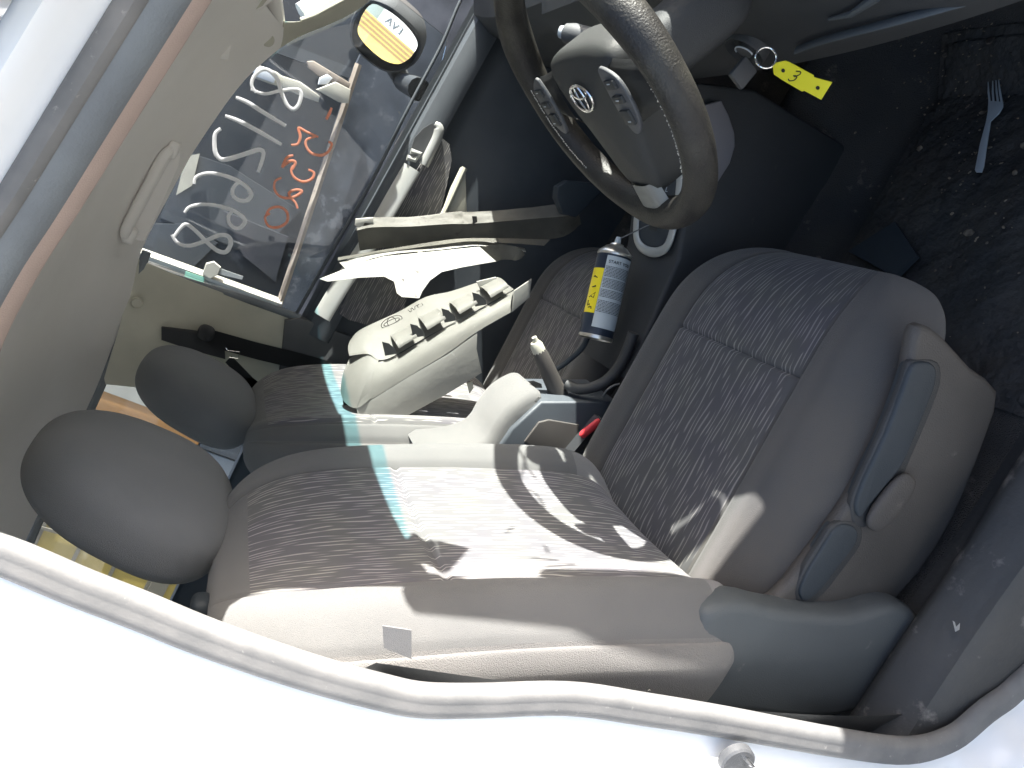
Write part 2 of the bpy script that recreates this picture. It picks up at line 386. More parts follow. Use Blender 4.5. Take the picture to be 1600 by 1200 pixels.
# sun visor (far) and visor mount, header
bm = bmesh.new()
P0 = [A(315, 18, 'y', .42), A(333, 78, 'y', .46), A(343, 92, 'y', .47), A(358, 96, 'y', .48), A(366, 60, 'y', .46), A(392, 30, 'y', .44), A(430, 0, 'y', .42), A(440, -60, 'y', .38), A(340, -60, 'y', .38)]
slab(bm, P0, (0, .2, 1), .012, bev=.004)
vis = link('sun_visor', bm, 'liner', car)
bm = bmesh.new()
P0 = [A(378, -10, 'y', .40), A(370, 28, 'y', .425), A(408, 8, 'y', .41), A(425, -15, 'y', .4)]
slab(bm, P0, (0, -.2, -1), .003)
link('visor_label', bm, 'cream', vis)
bm = bmesh.new(); superell(bm, A(328, 40, 'y', .44), (X, Y, Z), (.022, .03, .012), .6, .6, 20, 12); link('visor_mount', bm, 'seal_dark', vis)
# far A-pillar trim: from the window line up to the windshield edge
lo = [(360, 152), (388, 118), (417, 92), (447, 69), (475, 54), (512, 39), (540, 26), (562, 13), (585, -6), (630, -45)]
hi = [(318, 105), (336, 70), (366, 40), (400, 26), (440, 33), (470, 33), (490, 26), (520, 10), (548, -6), (600, -50)]
bm = bmesh.new()
lo3 = smoothpts([A(*p, 'y', .625) for p in lo], 4); hi3 = smoothpts([A(*p, 'y', .575) for p in hi], 4)
n = len(lo3)
grid(bm, lambda u, v: (lambda i: lo3[i].lerp(hi3[i], u)+V((0, -.018, .004))*math.sin(math.pi*u))(min(n-1, int(round(v*(n-1))))), 9, n)
pt = link('front_pillar_trim', bm, 'cream', car)
bm = bmesh.new(); lathe(bm, A(418, 62, 'y', .572), (-.2, -1, -.25), [(0.0001, .0045), (.012, .0045), (.0142, .003), (.015, .0)], 28); link('screw_cover', bm, 'cream', pt)
bm = bmesh.new()
tube(bm, [A(x, y, 'y', .57) for x, y in ((470, 32), (492, 24), (522, 8), (552, -8), (600, -45))], .0055, 8); link('pillar_edge', bm, 'cream', pt)
# header trim over the windshield
bm = bmesh.new()
tube(bm, smoothpts([(.63, -.68, 1.355), (.665, -.45, 1.395), (.69, 0, 1.41), (.66, .40, 1.395), (.60, .60, 1.345)], 6), .028, 10); 
hp_ = smoothpts([(.63, -.68, 1.355), (.665, -.45, 1.395), (.69, 0, 1.41), (.66, .40, 1.395), (.60, .60, 1.345)], 6)
grid(bm, lambda u, v: (lambda p: V((lerp(p.x, .60, u), lerp(p.y, max(-.63, min(.66, p.y)), u), lerp(p.z, roofz(.60, p.y)+.018, u))))(hp_[int(round(v*(len(hp_)-1)))]), 6, len(hp_))
link('windshield_header', bm, 'liner', car)
# ---- windshield: bowed sheet from cowl to header, upper band tinted
def ws(u, v):
    y = lerp(-.68, .68, u)*lerp(1, .92, v); bow = 1-(y/.68)**2
    return V((lerp(1.46, .58, v)+.12*bow*lerp(1, .75, v), y, lerp(.98, 1.365, v)+.03*bow+.02*math.sin(math.pi*v)))
bm = bmesh.new(); grid(bm, ws, 24, 30, mi=lambda u, v: 1 if v > .925 else 0)
wsh = link('windshield', bm, ['windshield', 'tint'], car)
BO = V((.085, -.43, .50))+V((.937, 0, .35)).normalized()*.075; BN = V((.937, 0, .35))
WO = V((1.43, 0, .985)); WE = V((.655, 0, 1.40)); WNM = (WE-WO).cross(Y).normalized()
SDV = V((.84, -.085, .53)).normalized()
def SH(px, py, off=0):
    p = AP(px, py, BO, BN); t = (WO-p).dot(WNM)/SDV.dot(WNM); return p+SDV*t
def wsh_slab(name, L, mk):
    bm = bmesh.new(); slab(bm, [SH(*p)-SDV*.01 for p in L], -WNM, .0012); return link(name, bm, mk, wsh, smooth=False)
M['paper'] = mat('paper_sticker', (.55, .55, .5), .8)
wsh_slab('inspection_sticker', [(646, 852), (682, 868), (690, 918), (620, 888)], 'paper')
wsh_slab('inspection_sticker', [(684, 866), (735, 880), (702, 922), (690, 916)], 'paper')
M['wmark'] = mat('windshield_marker', (.5, .5, .48), .9)
for L_w in ([(800, 732), (838, 768)], [(832, 722), (812, 768)], [(800, 788), (828, 784), (846, 800), (850, 812)], [(838, 826), (864, 826), (880, 842), (882, 856)], [(790, 852), (802, 842)], [(850, 872), (856, 886)], [(830, 897), (872, 899)], [(852, 910), (898, 906)]):
    bm = bmesh.new(); tube(bm, smoothpts([SH(*p)-SDV*.006 for p in L_w], 4), .0020, 6, flat=(WNM, .2)); link('marker_stroke', bm, 'wmark', wsh)
# near A-pillar
bm = bmesh.new(); tube(bm, smoothpts([(1.5, -.82, 1.0), (1.08, -.775, 1.215), (.64, -.71, 1.36)], 8), [.05]*6+[.045, .042, .040, .038, .036, .034, .032, .030, .028, .026, .024], 10); link('front_pillar', bm, 'white', car)
bm = bmesh.new(); tube(bm, smoothpts([(1.32, .72, .95), (.98, .70, 1.12), (.66, .66, 1.30)], 8), .022, 10); link('front_pillar', bm, 'white', car)
bm = bmesh.new(); tube(bm, smoothpts([(1.45, -.765, 1.0), (1.08, -.722, 1.215), (.86, -.70, 1.30)], 6), .034, 10); link('pillar_sun_block', bm, 'cream', car)  # unseen inner pillar tube, added to keep sun off the seat bolster
# ---- far side window: glass, seals, B-pillar trim
gl = [A(*p, 'y', .675) for p in [(462, 492), (212, 402), (262, 306), (330, 190), (388, 113), (447, 64), (540, 20), (600, -20), (700, 60), (690, 100)]]
bm = bmesh.new(); slab(bm, gl, (0, 1, 0), .004)
dg = link('door_glass', bm, 'glass', car, smooth=False)
def stroke(parent, name, L, w, mk, y=.672):
    bm = bmesh.new()
    for pl in L:
        pts = smoothpts([A(200+a/3, 80+b/3, 'y', y) for a, b in pl], 5)
        k = len(pts); rr = [w*(.75+.35*math.sin(3.1*i/k)+.1*random.random()) for i in range(k)]
        tube(bm, pts, rr, 8, flat=((0, 1, 0), .10))
    return link(name, bm, mk, parent)
eight = [[(575, 178), (640, 200), (715, 185), (790, 178), (812, 200), (800, 250), (775, 272), (745, 250), (718, 190), (700, 130), (660, 90), (625, 88), (590, 120), (580, 160), (600, 195)]]
stroke(dg, 'written_number', eight, .0042, 'writing_white')
stroke(dg, 'written_number', [[(505, 217), (560, 240), (640, 290), (740, 350)]], .0046, 'writing_white')
stroke(dg, 'written_number', [[(455, 303), (520, 328), (620, 380), (720, 438)]], .0046, 'writing_white')
stroke(dg, 'written_number', [[(435, 363), (410, 385), (405, 430), (412, 480), (440, 508), (490, 500), (560, 478), (610, 462), (632, 470), (632, 500), (610, 568)]], .0048, 'writing_white')
stroke(dg, 'written_number', [[(310, 622), (320, 590), (370, 572), (440, 580), (510, 605), (560, 640), (578, 672), (560, 698), (525, 700), (495, 680), (490, 650), (505, 625), (522, 615)]], .0042, 'writing_white')
stroke(dg, 'written_number', [[(265, 757), (290, 730), (350, 718), (420, 725), (490, 745), (535, 775), (548, 800), (525, 828), (495, 826), (472, 800), (475, 765), (497, 745)]], .0042, 'writing_white')
stroke(dg, 'written_number', [[(205, 860), (235, 900), (290, 912), (360, 890), (430, 862), (470, 868), (482, 900), (460, 940), (420, 935), (370, 895), (320, 845), (275, 812), (245, 830), (215, 872)]], .0046, 'writing_white')
red = [[[(955, 265), (945, 290), (930, 320)]],
       [[(765, 440), (795, 435), (808, 400), (800, 360), (840, 380), (892, 402)], [(880, 400), (838, 415), (835, 445), (860, 478), (905, 488), (940, 470), (955, 435), (940, 425)]],
       [[(775, 488), (745, 500), (722, 545)], [(775, 535), (765, 560), (780, 592), (820, 612), (860, 600), (872, 570), (845, 555)], [(722, 545), (760, 515), (785, 522), (770, 555)]],
       [[(720, 593), (690, 610), (688, 650), (715, 682), (760, 688), (800, 672), (815, 655), (785, 650), (755, 665), (765, 690), (785, 710), (795, 737)]],
       [[(665, 760), (642, 780), (660, 820), (705, 825), (745, 800), (745, 755), (710, 730), (665, 740), (645, 775)]]]
for r_ in red: stroke(dg, 'written_code', r_, .0030, 'writing_red')
bm = bmesh.new()
tube(bm, smoothpts([A(*p, 'y', .655) for p in [(213, 410), (226, 420), (262, 432), (330, 452), (400, 473), (468, 497)]], 5), .0105, 10)
link('window_seal', bm, 'seal_dark', car)
bm = bmesh.new()
tube(bm, smoothpts([A(*p, 'y', .655) for p in [(462, 492), (520, 390), (580, 285), (640, 165), (690, 70), (720, 0), (760, -70)]], 5), .0042, 10)
link('belt_seal', bm, 'navy', car)
# B-pillar trim
def quadgrid(name, P, y0, y1, mk, parent, bulge=.012, n=14, th=(0, 1, 0)):
    # P = 4 rows of px points between which a bowed skin is stretched: P[0] top row ... P[-1] bottom row
    rows = [smoothpts([A(*q, 'y', lerp(y0, y1, k/(len(P)-1))) for q in r], 6) for k, r in enumerate(P)]
    m_ = len(rows[0])
    def fn(u, v):
        i = min(m_-1, int(round(u*(m_-1)))); t = v*(len(rows)-1); k = min(len(rows)-2, int(t))
        return rows[k][i].lerp(rows[k+1][i], t-k) - Y*bulge*math.sin(math.pi*u)*.9
    bm = bmesh.new(); grid(bm, fn, m_, n*(len(P)-1)); return link(name, bm, mk, parent)
bp_ = quadgrid('middle_pillar_trim', [[(205, 400), (200, 440), (190, 500), (172, 560), (160, 600)], [(300, 440), (290, 480), (280, 530), (270, 570), (262, 610)], [(466, 500), (462, 520), (456, 542), (450, 570), (440, 610)]], .628, .655, 'cream', car)
bm = bmesh.new(); lathe(bm, A(214, 473, 'y', .612), (-.1, -1, -.2), [(0.0001, .0035), (.011, .0035), (.0125, .002), (.0135, -.003)], 28); link('screw_cover', bm, 'cream', bp_)
# belt slider, belt and buckle tongue
bm = bmesh.new()
slab(bm, [A(*p, 'y', .612) for p in [(252, 512), (315, 520), (350, 527), (352, 562), (300, 548), (252, 532)]], (0, 1, 0), .02, bev=.004)
sl = link('belt_height_adjuster', bm, 'belt', bp_)
bm = bmesh.new(); superell(bm, A(322, 520, 'y', .60), (X, Y, Z), (.02, .014, .02), .8, .8, 20, 14); link('belt_guide', bm, 'belt', sl)
bm = bmesh.new()
b0 = [A(*p, 'y', y) for p, y in [((328, 528), .598), ((400, 548), .600), ((470, 565), .61), ((560, 590), .62)]]
for a, b in zip(b0, b0[1:]): pass
rows = [(p+V((.02, 0, .012)), p-V((.02, 0, .012))) for p in b0]
vsn = [[bm.verts.new(q) for q in r] for r in rows]
for a, b in zip(vsn, vsn[1:]): bm.faces.new((a[0], a[1], b[1], b[0]))
r_ = bmesh.ops.solidify(bm, geom=bm.faces[:], thickness=.0025)
belt = link('seat_belt', bm, 'belt', car)
bm = bmesh.new()
q = [A(*p, 'y', .59) for p in [(353, 543), (356, 548), (374, 550), (372, 560), (358, 558)]]
tube(bm, q, .0016, 6); link('belt_tongue', bm, 'chrome', belt)
bm = bmesh.new()
rows = [(A(352, 566, 'y', .59), A(362, 556, 'y', .59)), (A(375, 592, 'y', .60), A(395, 590, 'y', .60)), (A(405, 622, 'y', .6), A(420, 610, 'y', .6))]
vsn = [[bm.verts.new(q) for q in r] for r in rows]
for a, b in zip(vsn, vsn[1:]): bm.faces.new((a[0], a[1], b[1], b[0]))
bmesh.ops.solidify(bm, geom=bm.faces[:], thickness=.0025); link('seat_belt', bm, 'belt', car)
# lower B-pillar cover (dark)
bm = bmesh.new()
slab(bm, [A(*p, 'y', .64) for p in [(445, 500), (470, 497), (560, 530), (640, 560), (640, 700), (440, 640), (435, 590)]], (0, 1, 0), .03, bev=.004)
link('lower_pillar_cover', bm, 'black', car)
# ---- far front door: panel built as a bowed skin, belt-line at window foot
def door(u, v):     # u: rear->front, v: top->bottom
    x = lerp(-.02, 1.12, u); zt = lerp(.985, .955, u)
    z = lerp(zt, .24, v)
    y = .655 - .018*math.sin(math.pi*min(1, v*6)) + .012*(v > .12) - .01*math.sin(math.pi*v)
    if v < .03: y = .668
    return V((x, y, z))
bm = bmesh.new(); grid(bm, door, 40, 60)
dr = link('passenger_door', bm, 'navy', car)
# pull bar / silver strap
bm = bmesh.new()
pts = smoothpts([A(*p, 'y', .615) for p in [(644, 262), (615, 312), (588, 360), (560, 405), (530, 450), (503, 495)]], 4)
tube(bm, pts, .023, 12, flat=((0, 1, -.4), .22)); ps = link('door_pull', bm, 'silver', dr)
bm = bmesh.new()
pts = smoothpts([A(*p, 'y', .62) for p in [(662, 258), (672, 238), (683, 215), (686, 200), (680, 193)]], 5)
tube(bm, pts, [.013]*(len(pts)-6)+[.012, .011, .010, .008, .007, .005], 12, flat=((0, 1, 0), .6)); hd = link('inner_door_handle', bm, 'silver', dr)
bm = bmesh.new(); tube(bm, [A(*p, 'y', .618) for p in [(636, 246), (648, 250), (656, 240), (642, 236)]], .007, 8); link('lock_knob', bm, 'silver', hd)
bm = bmesh.new()
slab(bm, [A(*p, 'y', .632) for p in [(640, 240), (648, 215), (662, 200), (676, 192), (682, 205), (676, 225), (664, 245), (650, 252)]], (0, 1, 0), .004); link('handle_recess', bm, 'black', hd)
bm = bmesh.new()
L_ = bm.loops.layers.uv.verify()
pl = [A(*p, 'y', .628) for p in [(652, 265), (670, 235), (690, 215), (702, 225), (706, 250), (698, 290), (688, 335), (660, 380), (640, 450), (620, 520), (545, 500), (530, 490), (560, 420), (600, 360), (625, 310)]]
slab(bm, pl, (0, 1, 0), .012)
for f in bm.faces:
    for lp in f.loops: lp[L_].uv = (lp.vert.co.z, lp.vert.co.x)
link('fabric_insert', bm, 'stripe', dr, smooth=False)
bm = bmesh.new()
slab(bm, [A(*p, 'y', .60) for p in [(722, 262), (728, 270), (730, 340), (690, 340), (706, 295)]], (0, 1, 0), .02, bev=.003)
link('armrest_edge', bm, 'cream', dr)
bm = bmesh.new()
tube(bm, smoothpts([A(*p, 'y', .60) for p in [(726, 262), (690, 340), (655, 400), (625, 460)]], 4), .008, 8); link('pocket_edge', bm, 'cream', dr)
# ---- far wing mirror
MC = V((.785, .95, 1.085)); vd = (MC-CP).normalized(); rd = V((-.985, .12, .035)).normalized(); MN = (rd-vd).normalized()
mg = smoothpts([AP(*p, MC, MN) for p in [(582, 6), (602, 14), (622, 28), (640, 46), (652, 66), (648, 82), (636, 94), (622, 100), (602, 95), (584, 82), (568, 66), (559, 50), (562, 34), (568, 20)]], 3, True)
ho = smoothpts([AP(*p, MC, MN) for p in [(576, 0), (605, 8), (630, 26), (650, 46), (658, 66), (655, 86), (642, 104), (622, 113), (600, 111), (578, 98), (558, 80), (547, 60), (549, 36), (560, 14)]], 3, True)
bm = bmesh.new()
cen = sum(ho, V())/len(ho)
rings = []
for k, (s, d) in enumerate([(.93, .002), (1.0, .0), (1.04, -.012), (1.02, -.04), (.9, -.07), (.6, -.095), (.2, -.105)]):
    rings.append([bm.verts.new(cen+(p-cen)*s+MN*d) for p in ho])
for a, b in zip(rings, rings[1:]):
    for i in range(len(a)): bm.faces.new((a[i], a[(i+1) % len(a)], b[(i+1) % len(a)], b[i]))
bm.faces.new(rings[-1])
mh = link('wing_mirror', bm, 'softblack', car)
bm = bmesh.new(); slab(bm, mg, -MN, .003); link('mirror_glass', bm, 'mirror', mh, smooth=False)
bm = bmesh.new(); tube(bm, [AP(618, 106, MC-MN*.05, MN), AP(630, 128, MC-MN*.03, MN), A(655, 140, 'y', .74)], [.03, .028, .03], 12); link('mirror_arm', bm, 'softblack', mh)
# ---- rear left door frame and pillar behind
bm = bmesh.new()
slab(bm, [(-.06, .66, .3), (-1.3, .66, .3), (-1.3, .66, .93), (-.06, .66, .97)], (0, 1, 0), .04); link('rear_door', bm, 'navy', car)
bm = bmesh.new(); slab(bm, [(-.06, .66, .96), (-1.25, .66, .92), (-1.25, .66, 1.32), (-.06, .64, 1.38)], (0, 1, 0), .004); link('rear_door_glass', bm, 'glass', car, smooth=False)
bm = bmesh.new(); tube(bm, smoothpts([(-.0, .635, 1.372), (-.2, .635, 1.352), (-.35, .635, 1.335), (-.8, .635, 1.325), (-1.25, .63, 1.27)], 4), .010, 8); link('rear_window_seal', bm, 'seal_dark', car)
bm = bmesh.new(); tube(bm, smoothpts([(-1.25, .66, 1.29), (-1.4, .68, .95), (-1.45, .7, .5)], 4), .09, 8); link('rear_pillar', bm, 'cream', car)
# near-side rear door, closed, and tail of the shell
bm = bmesh.new()
slab(bm, [(-.10, -.80, .3), (-1.3, -.80, .3), (-1.3, -.76, .95), (-.10, -.76, .97)], (0, 1, 0), .05); link('rear_door', bm, 'navy', car)
bm = bmesh.new(); slab(bm, [(-.12, -.74, .96), (-1.25, -.74, .94), (-1.2, -.64, 1.36), (-.12, -.64, 1.41)], (0, 1, 0), .004); link('rear_door_glass', bm, 'glass', car, smooth=False)
bm = bmesh.new(); slab(bm, [(-.09, -.70, .35), (-.18, -.70, .35), (-.24, -.61, 1.38), (-.17, -.61, 1.40), (-.12, -.66, 1.2), (-.09, -.70, .9)], (0, 1, 0), .03, bev=.004); link('middle_pillar_trim', bm, 'cream', car)
bm = bmesh.new(); slab(bm, [(-1.65, -.7, .3), (-1.65, .7, .3), (-1.65, .7, 1.0), (-1.65, -.7, 1.0)], (-1, 0, 0), .05); link('tailgate', bm, 'white', car)
# ---- floor, tunnel, firewall, sill
def floor_h(x, y):
    z = .30 + .008*noise.noise(V((x*9, y*9, 0)))+.004*noise.noise(V((x*30, y*30, 3)))
    if x > 1.02: z += (x-1.02)*.9
    t = max(0, 1-abs(y+.02)/.16); z += .17*(t*t*(3-2*t))
    return z
bm = bmesh.new(); grid(bm, lambda u, v: V((lerp(-1.6, 1.42, v), lerp(-.70, .72, u), floor_h(lerp(-1.6, 1.42, v), lerp(-.70, .72, u)))), 80, 130)
link('floor_carpet', bm, 'carpet', car)
bm = bmesh.new()
def mat_h(u, v):
    x = lerp(.53, 1.10, v); y = lerp(-.665, -.20, u)
    return V((x, y, floor_h(x, y)+.006+.002*math.sin(x*300)*math.sin(y*300)+(.006 if .03 < u < .97 and .03 < v < .97 else 0)))
bm = bmesh.new(); grid(bm, mat_h, 90, 100); link('floor_mat', bm, 'rubbermat', car)
bm = bmesh.new(); slab(bm, [(1.40, -.72, .3), (1.40, .66, .3), (1.40, .66, 1.0), (1.40, -.72, 1.0)], (1, 0, 0), .04); link('firewall', bm, 'black', car)
bm = bmesh.new()     # plastic sill plate
def sill(u, v):
    x = lerp(-.05, 1.25, v); a = u
    prof = [(-.66, .305), (-.685, .315), (-.70, .345), (-.715, .355), (-.755, .350), (-.775, .345), (-.783, .325), (-.790, .29), (-.795, .24), (-.798, .19)]
    t = a*(len(prof)-1); k = min(len(prof)-2, int(t)); y = lerp(prof[k][0], prof[k+1][0], t-k); z = lerp(prof[k][1], prof[k+1][1], t-k)
    return V((x, y+.004*noise.noise(V((x*4, 0, a*3))), z+.003*noise.noise(V((x*8, a*5, 1)))))
grid(bm, sill, 30, 70); link('sill_plate', bm, 'sillp', car)
bm = bmesh.new()     # lower B-pillar inner cover beside the seat
def lowp(u, v):
    z = lerp(.30, 1.02, v); x = lerp(-.14, .155-.16*v**.6, u)
    return V((x, -.70+.03*v-.06*u*u, z))
grid(bm, lowp, 14, 30); link('lower_pillar_cover', bm, 'softblack', car)
bm = bmesh.new(); box(bm, (1.86, -.77, .64), (1.3, .16, .68), bev=.04, seg=4); link('front_fender', bm, 'white', car)
bm = bmesh.new(); box(bm, (1.98, .03, .66), (1.0, 1.40, .64), bev=.05, seg=4); link('bonnet', bm, 'white', car)
bm = bmesh.new(); slab(bm, [V((.98, -.70, .30)), V((1.42, -.70, .30)), V((1.42, -.70, .97)), V((1.0, -.70, .98))], (0, -1, 0), .02, bev=.003); link('kick_panel', bm, 'black', car)
# ---- dashboard
def dash(u, v):     # v around profile (top->bottom), u along y
    prof = [(1.34, .965), (1.10, .985), (.92, .985), (.84, .975), (.80, .95), (.785, .90), (.79, .82), (.80, .74), (.815, .705), (.86, .695), (1.05, .66), (1.2, .60)]
    t = v*(len(prof)-1); k = min(len(prof)-2, int(t)); x = lerp(prof[k][0], prof[k+1][0], t-k); z = lerp(prof[k][1], prof[k+1][1], t-k)
    y = lerp(-.70, .655, u)
    x += .06*abs(2*u-1)**3
    if y > .1: x += .03
    return V((x, y, z))
bm = bmesh.new(); grid(bm, dash, 60, 56); ds = link('dashboard', bm, 'softblack', car)
# knee panel lower lip and trim
bm = bmesh.new(); tube(bm, smoothpts([A(1245, 78, 'x', .80), A(1290, 62, 'x', .805), A(1400, 33, 'x', .82), A(1510, 3, 'x', .85), A(1600, -20, 'x', .88)], 4), .0065, 10, flat=((0, 0, 1), .5)); link('knee_panel_edge', bm, 'bluecover', ds)
bm = bmesh.new(); tube(bm, [A(1295, 30, 'x', .81), A(1330, 22, 'x', .81), A(1370, -5, 'x', .82)], [.002, .004, .006], 8); link('panel_lip', bm, 'bluecover', ds)
# ignition bezel and barrel
IG = A(1166, 76, 'x', .796); bm = bmesh.new()
lathe(bm, IG, (-1, 0, .05), [(.031, -.02), (.031, .004), (.029, .007), (.026, .004), (.018, -.006), (.0001, -.006)], 40); ign = link('ignition_bezel', bm, 'deep', ds)
bm = bmesh.new(); ringp = [IG+V((-.006, .0135*math.cos(a*math.pi/20), .0135*math.sin(a*math.pi/20))) for a in range(2, 24)]
tube(bm, ringp, .0012, 8); link('pale_ring', bm, 'fork', ign)  # pale arc inside the ignition bezel
bm = bmesh.new(); lathe(bm, IG, (-1, 0, .05), [(.012, -.006), (.012, .006), (.0001, .006)], 24); link('key_barrel', bm, 'black', ign)
bm = bmesh.new(); c = A(1110, -8, 'x', .78); lathe(bm, c, (-1, 0, 0), [(.022, -.01), (.022, .008), (.016, .012), (.0001, .012)], 24); link('dash_knob', bm, 'silver', ds)
# column shroud, cluster hood and lens, stalk
WC = V((.60, -.42, .972)); WT = .41; WU = V((math.sin(WT), 0, math.cos(WT))); WR = V((0, -1, 0)); WNn = WU.cross(WR); WN = WNn if WNn.x < 0 else -WNn   # WN points at the driver
bm = bmesh.new(); superell(bm, WC-WN*.14+WU*.0, (WR, WU, WN), (.040, .040, .085), .6, .6, 32, 20); col_ = link('steering_column', bm, 'softblack', car)
bm = bmesh.new()
hood = [V((.80+.02, -.40+.19*math.cos(a), .955+.115*math.sin(a))) for a in [math.pi*i/20 for i in range(21)]]
tube(bm, hood, .02, 10); link('cluster_hood', bm, 'softblack', ds)
bm = bmesh.new(); slab(bm, [(.86, -.40+.18*math.cos(a), .955+.105*math.sin(a)) for a in [math.pi*i/14 for i in range(15)]] + [V((.82, -.58, .93)), V((.82, -.22, .93))], (1, 0, -.1), .01); link('instrument_cluster', bm, 'cluster', ds)
st0 = WC-WN*.10+V((0, .05, .0)); st1 = A(886, 52, 'x', .68)
bm = bmesh.new(); tube(bm, [st0, st0.lerp(st1, .5), st1], [.008, .007, .009], 12); sk = link('control_stalk', bm, 'softblack', col_)
bm = bmesh.new(); dd = (st1-st0).normalized(); lathe(bm, st1-dd*.045, dd, [(.008, 0), (.014, .006), (.0145, .035), (.012, .047), (.007, .05), (.0001, .051)], 24, None); link('stalk_grip', bm, 'black', sk)
bm = bmesh.new(); lathe(bm, st1+dd*.004, dd, [(.0085, 0), (.008, .006), (.0001, .007)], 20); link('stalk_tip', bm, 'fork', sk)
bm = bmesh.new()
vx = -(ray(886, 52).normalized())
for k, off in enumerate((-.032, -.022, -.012)):
    cc = st1+dd*off+vx*.0150; bmesh.ops.create_circle
    tube(bm, [cc+(dd*math.cos(a)+dd.cross(vx).normalized()*math.sin(a))*.0022 for a in [2*math.pi*i/8 for i in range(9 if k != 1 else 5)]], .0005, 4)
link('stalk_symbols', bm, 'fork', sk)
# ---- steering wheel
RW = .172
def WP(r, deg, h=0):    # deg from 12 o'clock, clockwise as the driver sees it
    a = math.radians(deg); return WC+WU*(r*math.cos(a))+WR*(r*math.sin(a))+WN*h
bm = bmesh.new()
N_ = 120
rr = []
for i in range(N_):
    d = 360*i/N_; s = .0195+.0025*max(0, math.cos(math.radians(d-60)*3))**2
    rr.append(s)
tube(bm, [WP(RW, 360*i/N_, 0) for i in range(N_)], rr, 20, closed=True)
sw = link('steering_wheel', bm, 'leather', car)
# stitching along the inner rim, frayed
for a0, a1, jit in ((70, 128, .0012), (232, 300, .0006)):
    bm = bmesh.new(); d = a0
    while d < a1:
        p = WP(RW-.0120, d, .0152); q = WP(RW-.0120, d+.9, .0152)
        j = lambda: V((random.uniform(-jit, jit), random.uniform(-jit, jit), random.uniform(-jit, jit)))
        tube(bm, [p+j(), q+j()], .0007, 5); d += 1.25
    link('rim_stitching', bm, 'thread', sw)
# airbag hub: rounded shield outline, domed
hubo = [(-.085, .050), (-.07, .060), (-.03, .066), (.03, .066), (.07, .060), (.085, .050), (.088, .03), (.078, -.01), (.062, -.05), (.048, -.095), (.036, -.128), (.02, -.138), (-.02, -.138), (-.036, -.128), (-.048, -.095), (-.062, -.05), (-.078, -.01), (-.088, .03)]
ho2 = smoothpts([V((a, b, 0)) for a, b in hubo], 4, True)
bm = bmesh.new(); rings = []
for s, h in [(1.0, -.03), (1.0, .004), (.985, .012), (.95, .018), (.85, .024), (.65, .029), (.4, .032), (.15, .033)]:
    rings.append([bm.verts.new(WC+WR*(q.x*s)+WU*(q.y*s - .01*(1-s))+WN*(h-.014)) for q in ho2])
for a, b in zip(rings, rings[1:]):
    for i in range(len(a)): bm.faces.new((a[i], a[(i+1) % len(a)], b[(i+1) % len(a)], b[i]))
bm.faces.new(rings[-1])
link('airbag_cover', bm, 'hub', sw, angle=60)
# spokes
for sgn in (1, -1):
    bm = bmesh.new()
    def sp(u, v, sgn=sgn):
        r = lerp(.07, RW-.004, v); w = lerp(.042, .026, math.sin(v*math.pi/2)); y = lerp(-1, 1, u)*w + lerp(.005, .012, v)
        return WC+WR*(sgn*r)+WU*y+WN*(.012*(1-(2*u-1)**4)-.002 + .004*(1-v))
    grid(bm, sp, 16, 12); 
    bmesh.ops.solidify(bm, geom=bm.faces[:], thickness=.012)
    s_ = link('spoke', bm, 'softblack', sw)
    # switch pod
    bm = bmesh.new()
    pod = smoothpts([WC+WR*(sgn*a)+WU*b+WN*.0205 for a, b in [(.088, .045), (.108, .042), (.122, .028), (.124, .0), (.118, -.022), (.104, -.034), (.092, -.03), (.084, 0)]], 3, True)
    slab(bm, pod, WN, .005, bev=.0015); pd = link('switch_pod', bm, 'black', sw)
    for (a, b, wa, wb) in [(.104, .028, .014, .007), (.104, .010, .014, .006), (.103, -.012, .013, .012)]:
        bm = bmesh.new()
        rot = Matrix((WR, WU, WN)).transposed()
        box(bm, WC+WR*(sgn*a)+WU*b+WN*.0268, (wa*1.6, wb*1.5, .004), rot=rot, bev=.001); link('switch_button', bm, 'hub', pd)
    for (a, b) in [(.104, .030), (.104, .010), (.106, -.016)]:
        bm = bmesh.new(); c = WC+WR*(sgn*a)+WU*b+WN*.0292
        box(bm, c, (.006, .0012, .0006), rot=Matrix((WR, WU, WN)).transposed()); link('button_mark', bm, 'fork', pd)
# lower double spoke
bm = bmesh.new()
def spl(u, v):
    r = lerp(.12, RW-.002, v); w = lerp(.03, .036, v)
    return WC-WU*r+WR*(lerp(-1, 1, u)*w)+WN*(.014*(1-(2*u-1)**4))
grid(bm, spl, 14, 10); bmesh.ops.solidify(bm, geom=bm.faces[:], thickness=.012)
link('spoke', bm, 'silver', sw)
# chrome emblem: outer oval with crossed ovals inside
bm = bmesh.new()
def oval(cx, cy_, a, b, r, n=40, k=0):
    tube(bm, [WC+WR*(cx+a*math.cos(2*math.pi*i/n))+WU*(cy_+b*math.sin(2*math.pi*i/n))+WN*.0205 for i in range(n)], r, 8, closed=True)
oval(0, .012, .026, .0175, .0020); oval(0, .0125, .0085, .0168, .0016); oval(0, .020, .0195, .0085, .0016)
link('chrome_emblem', bm, 'chrome', sw)
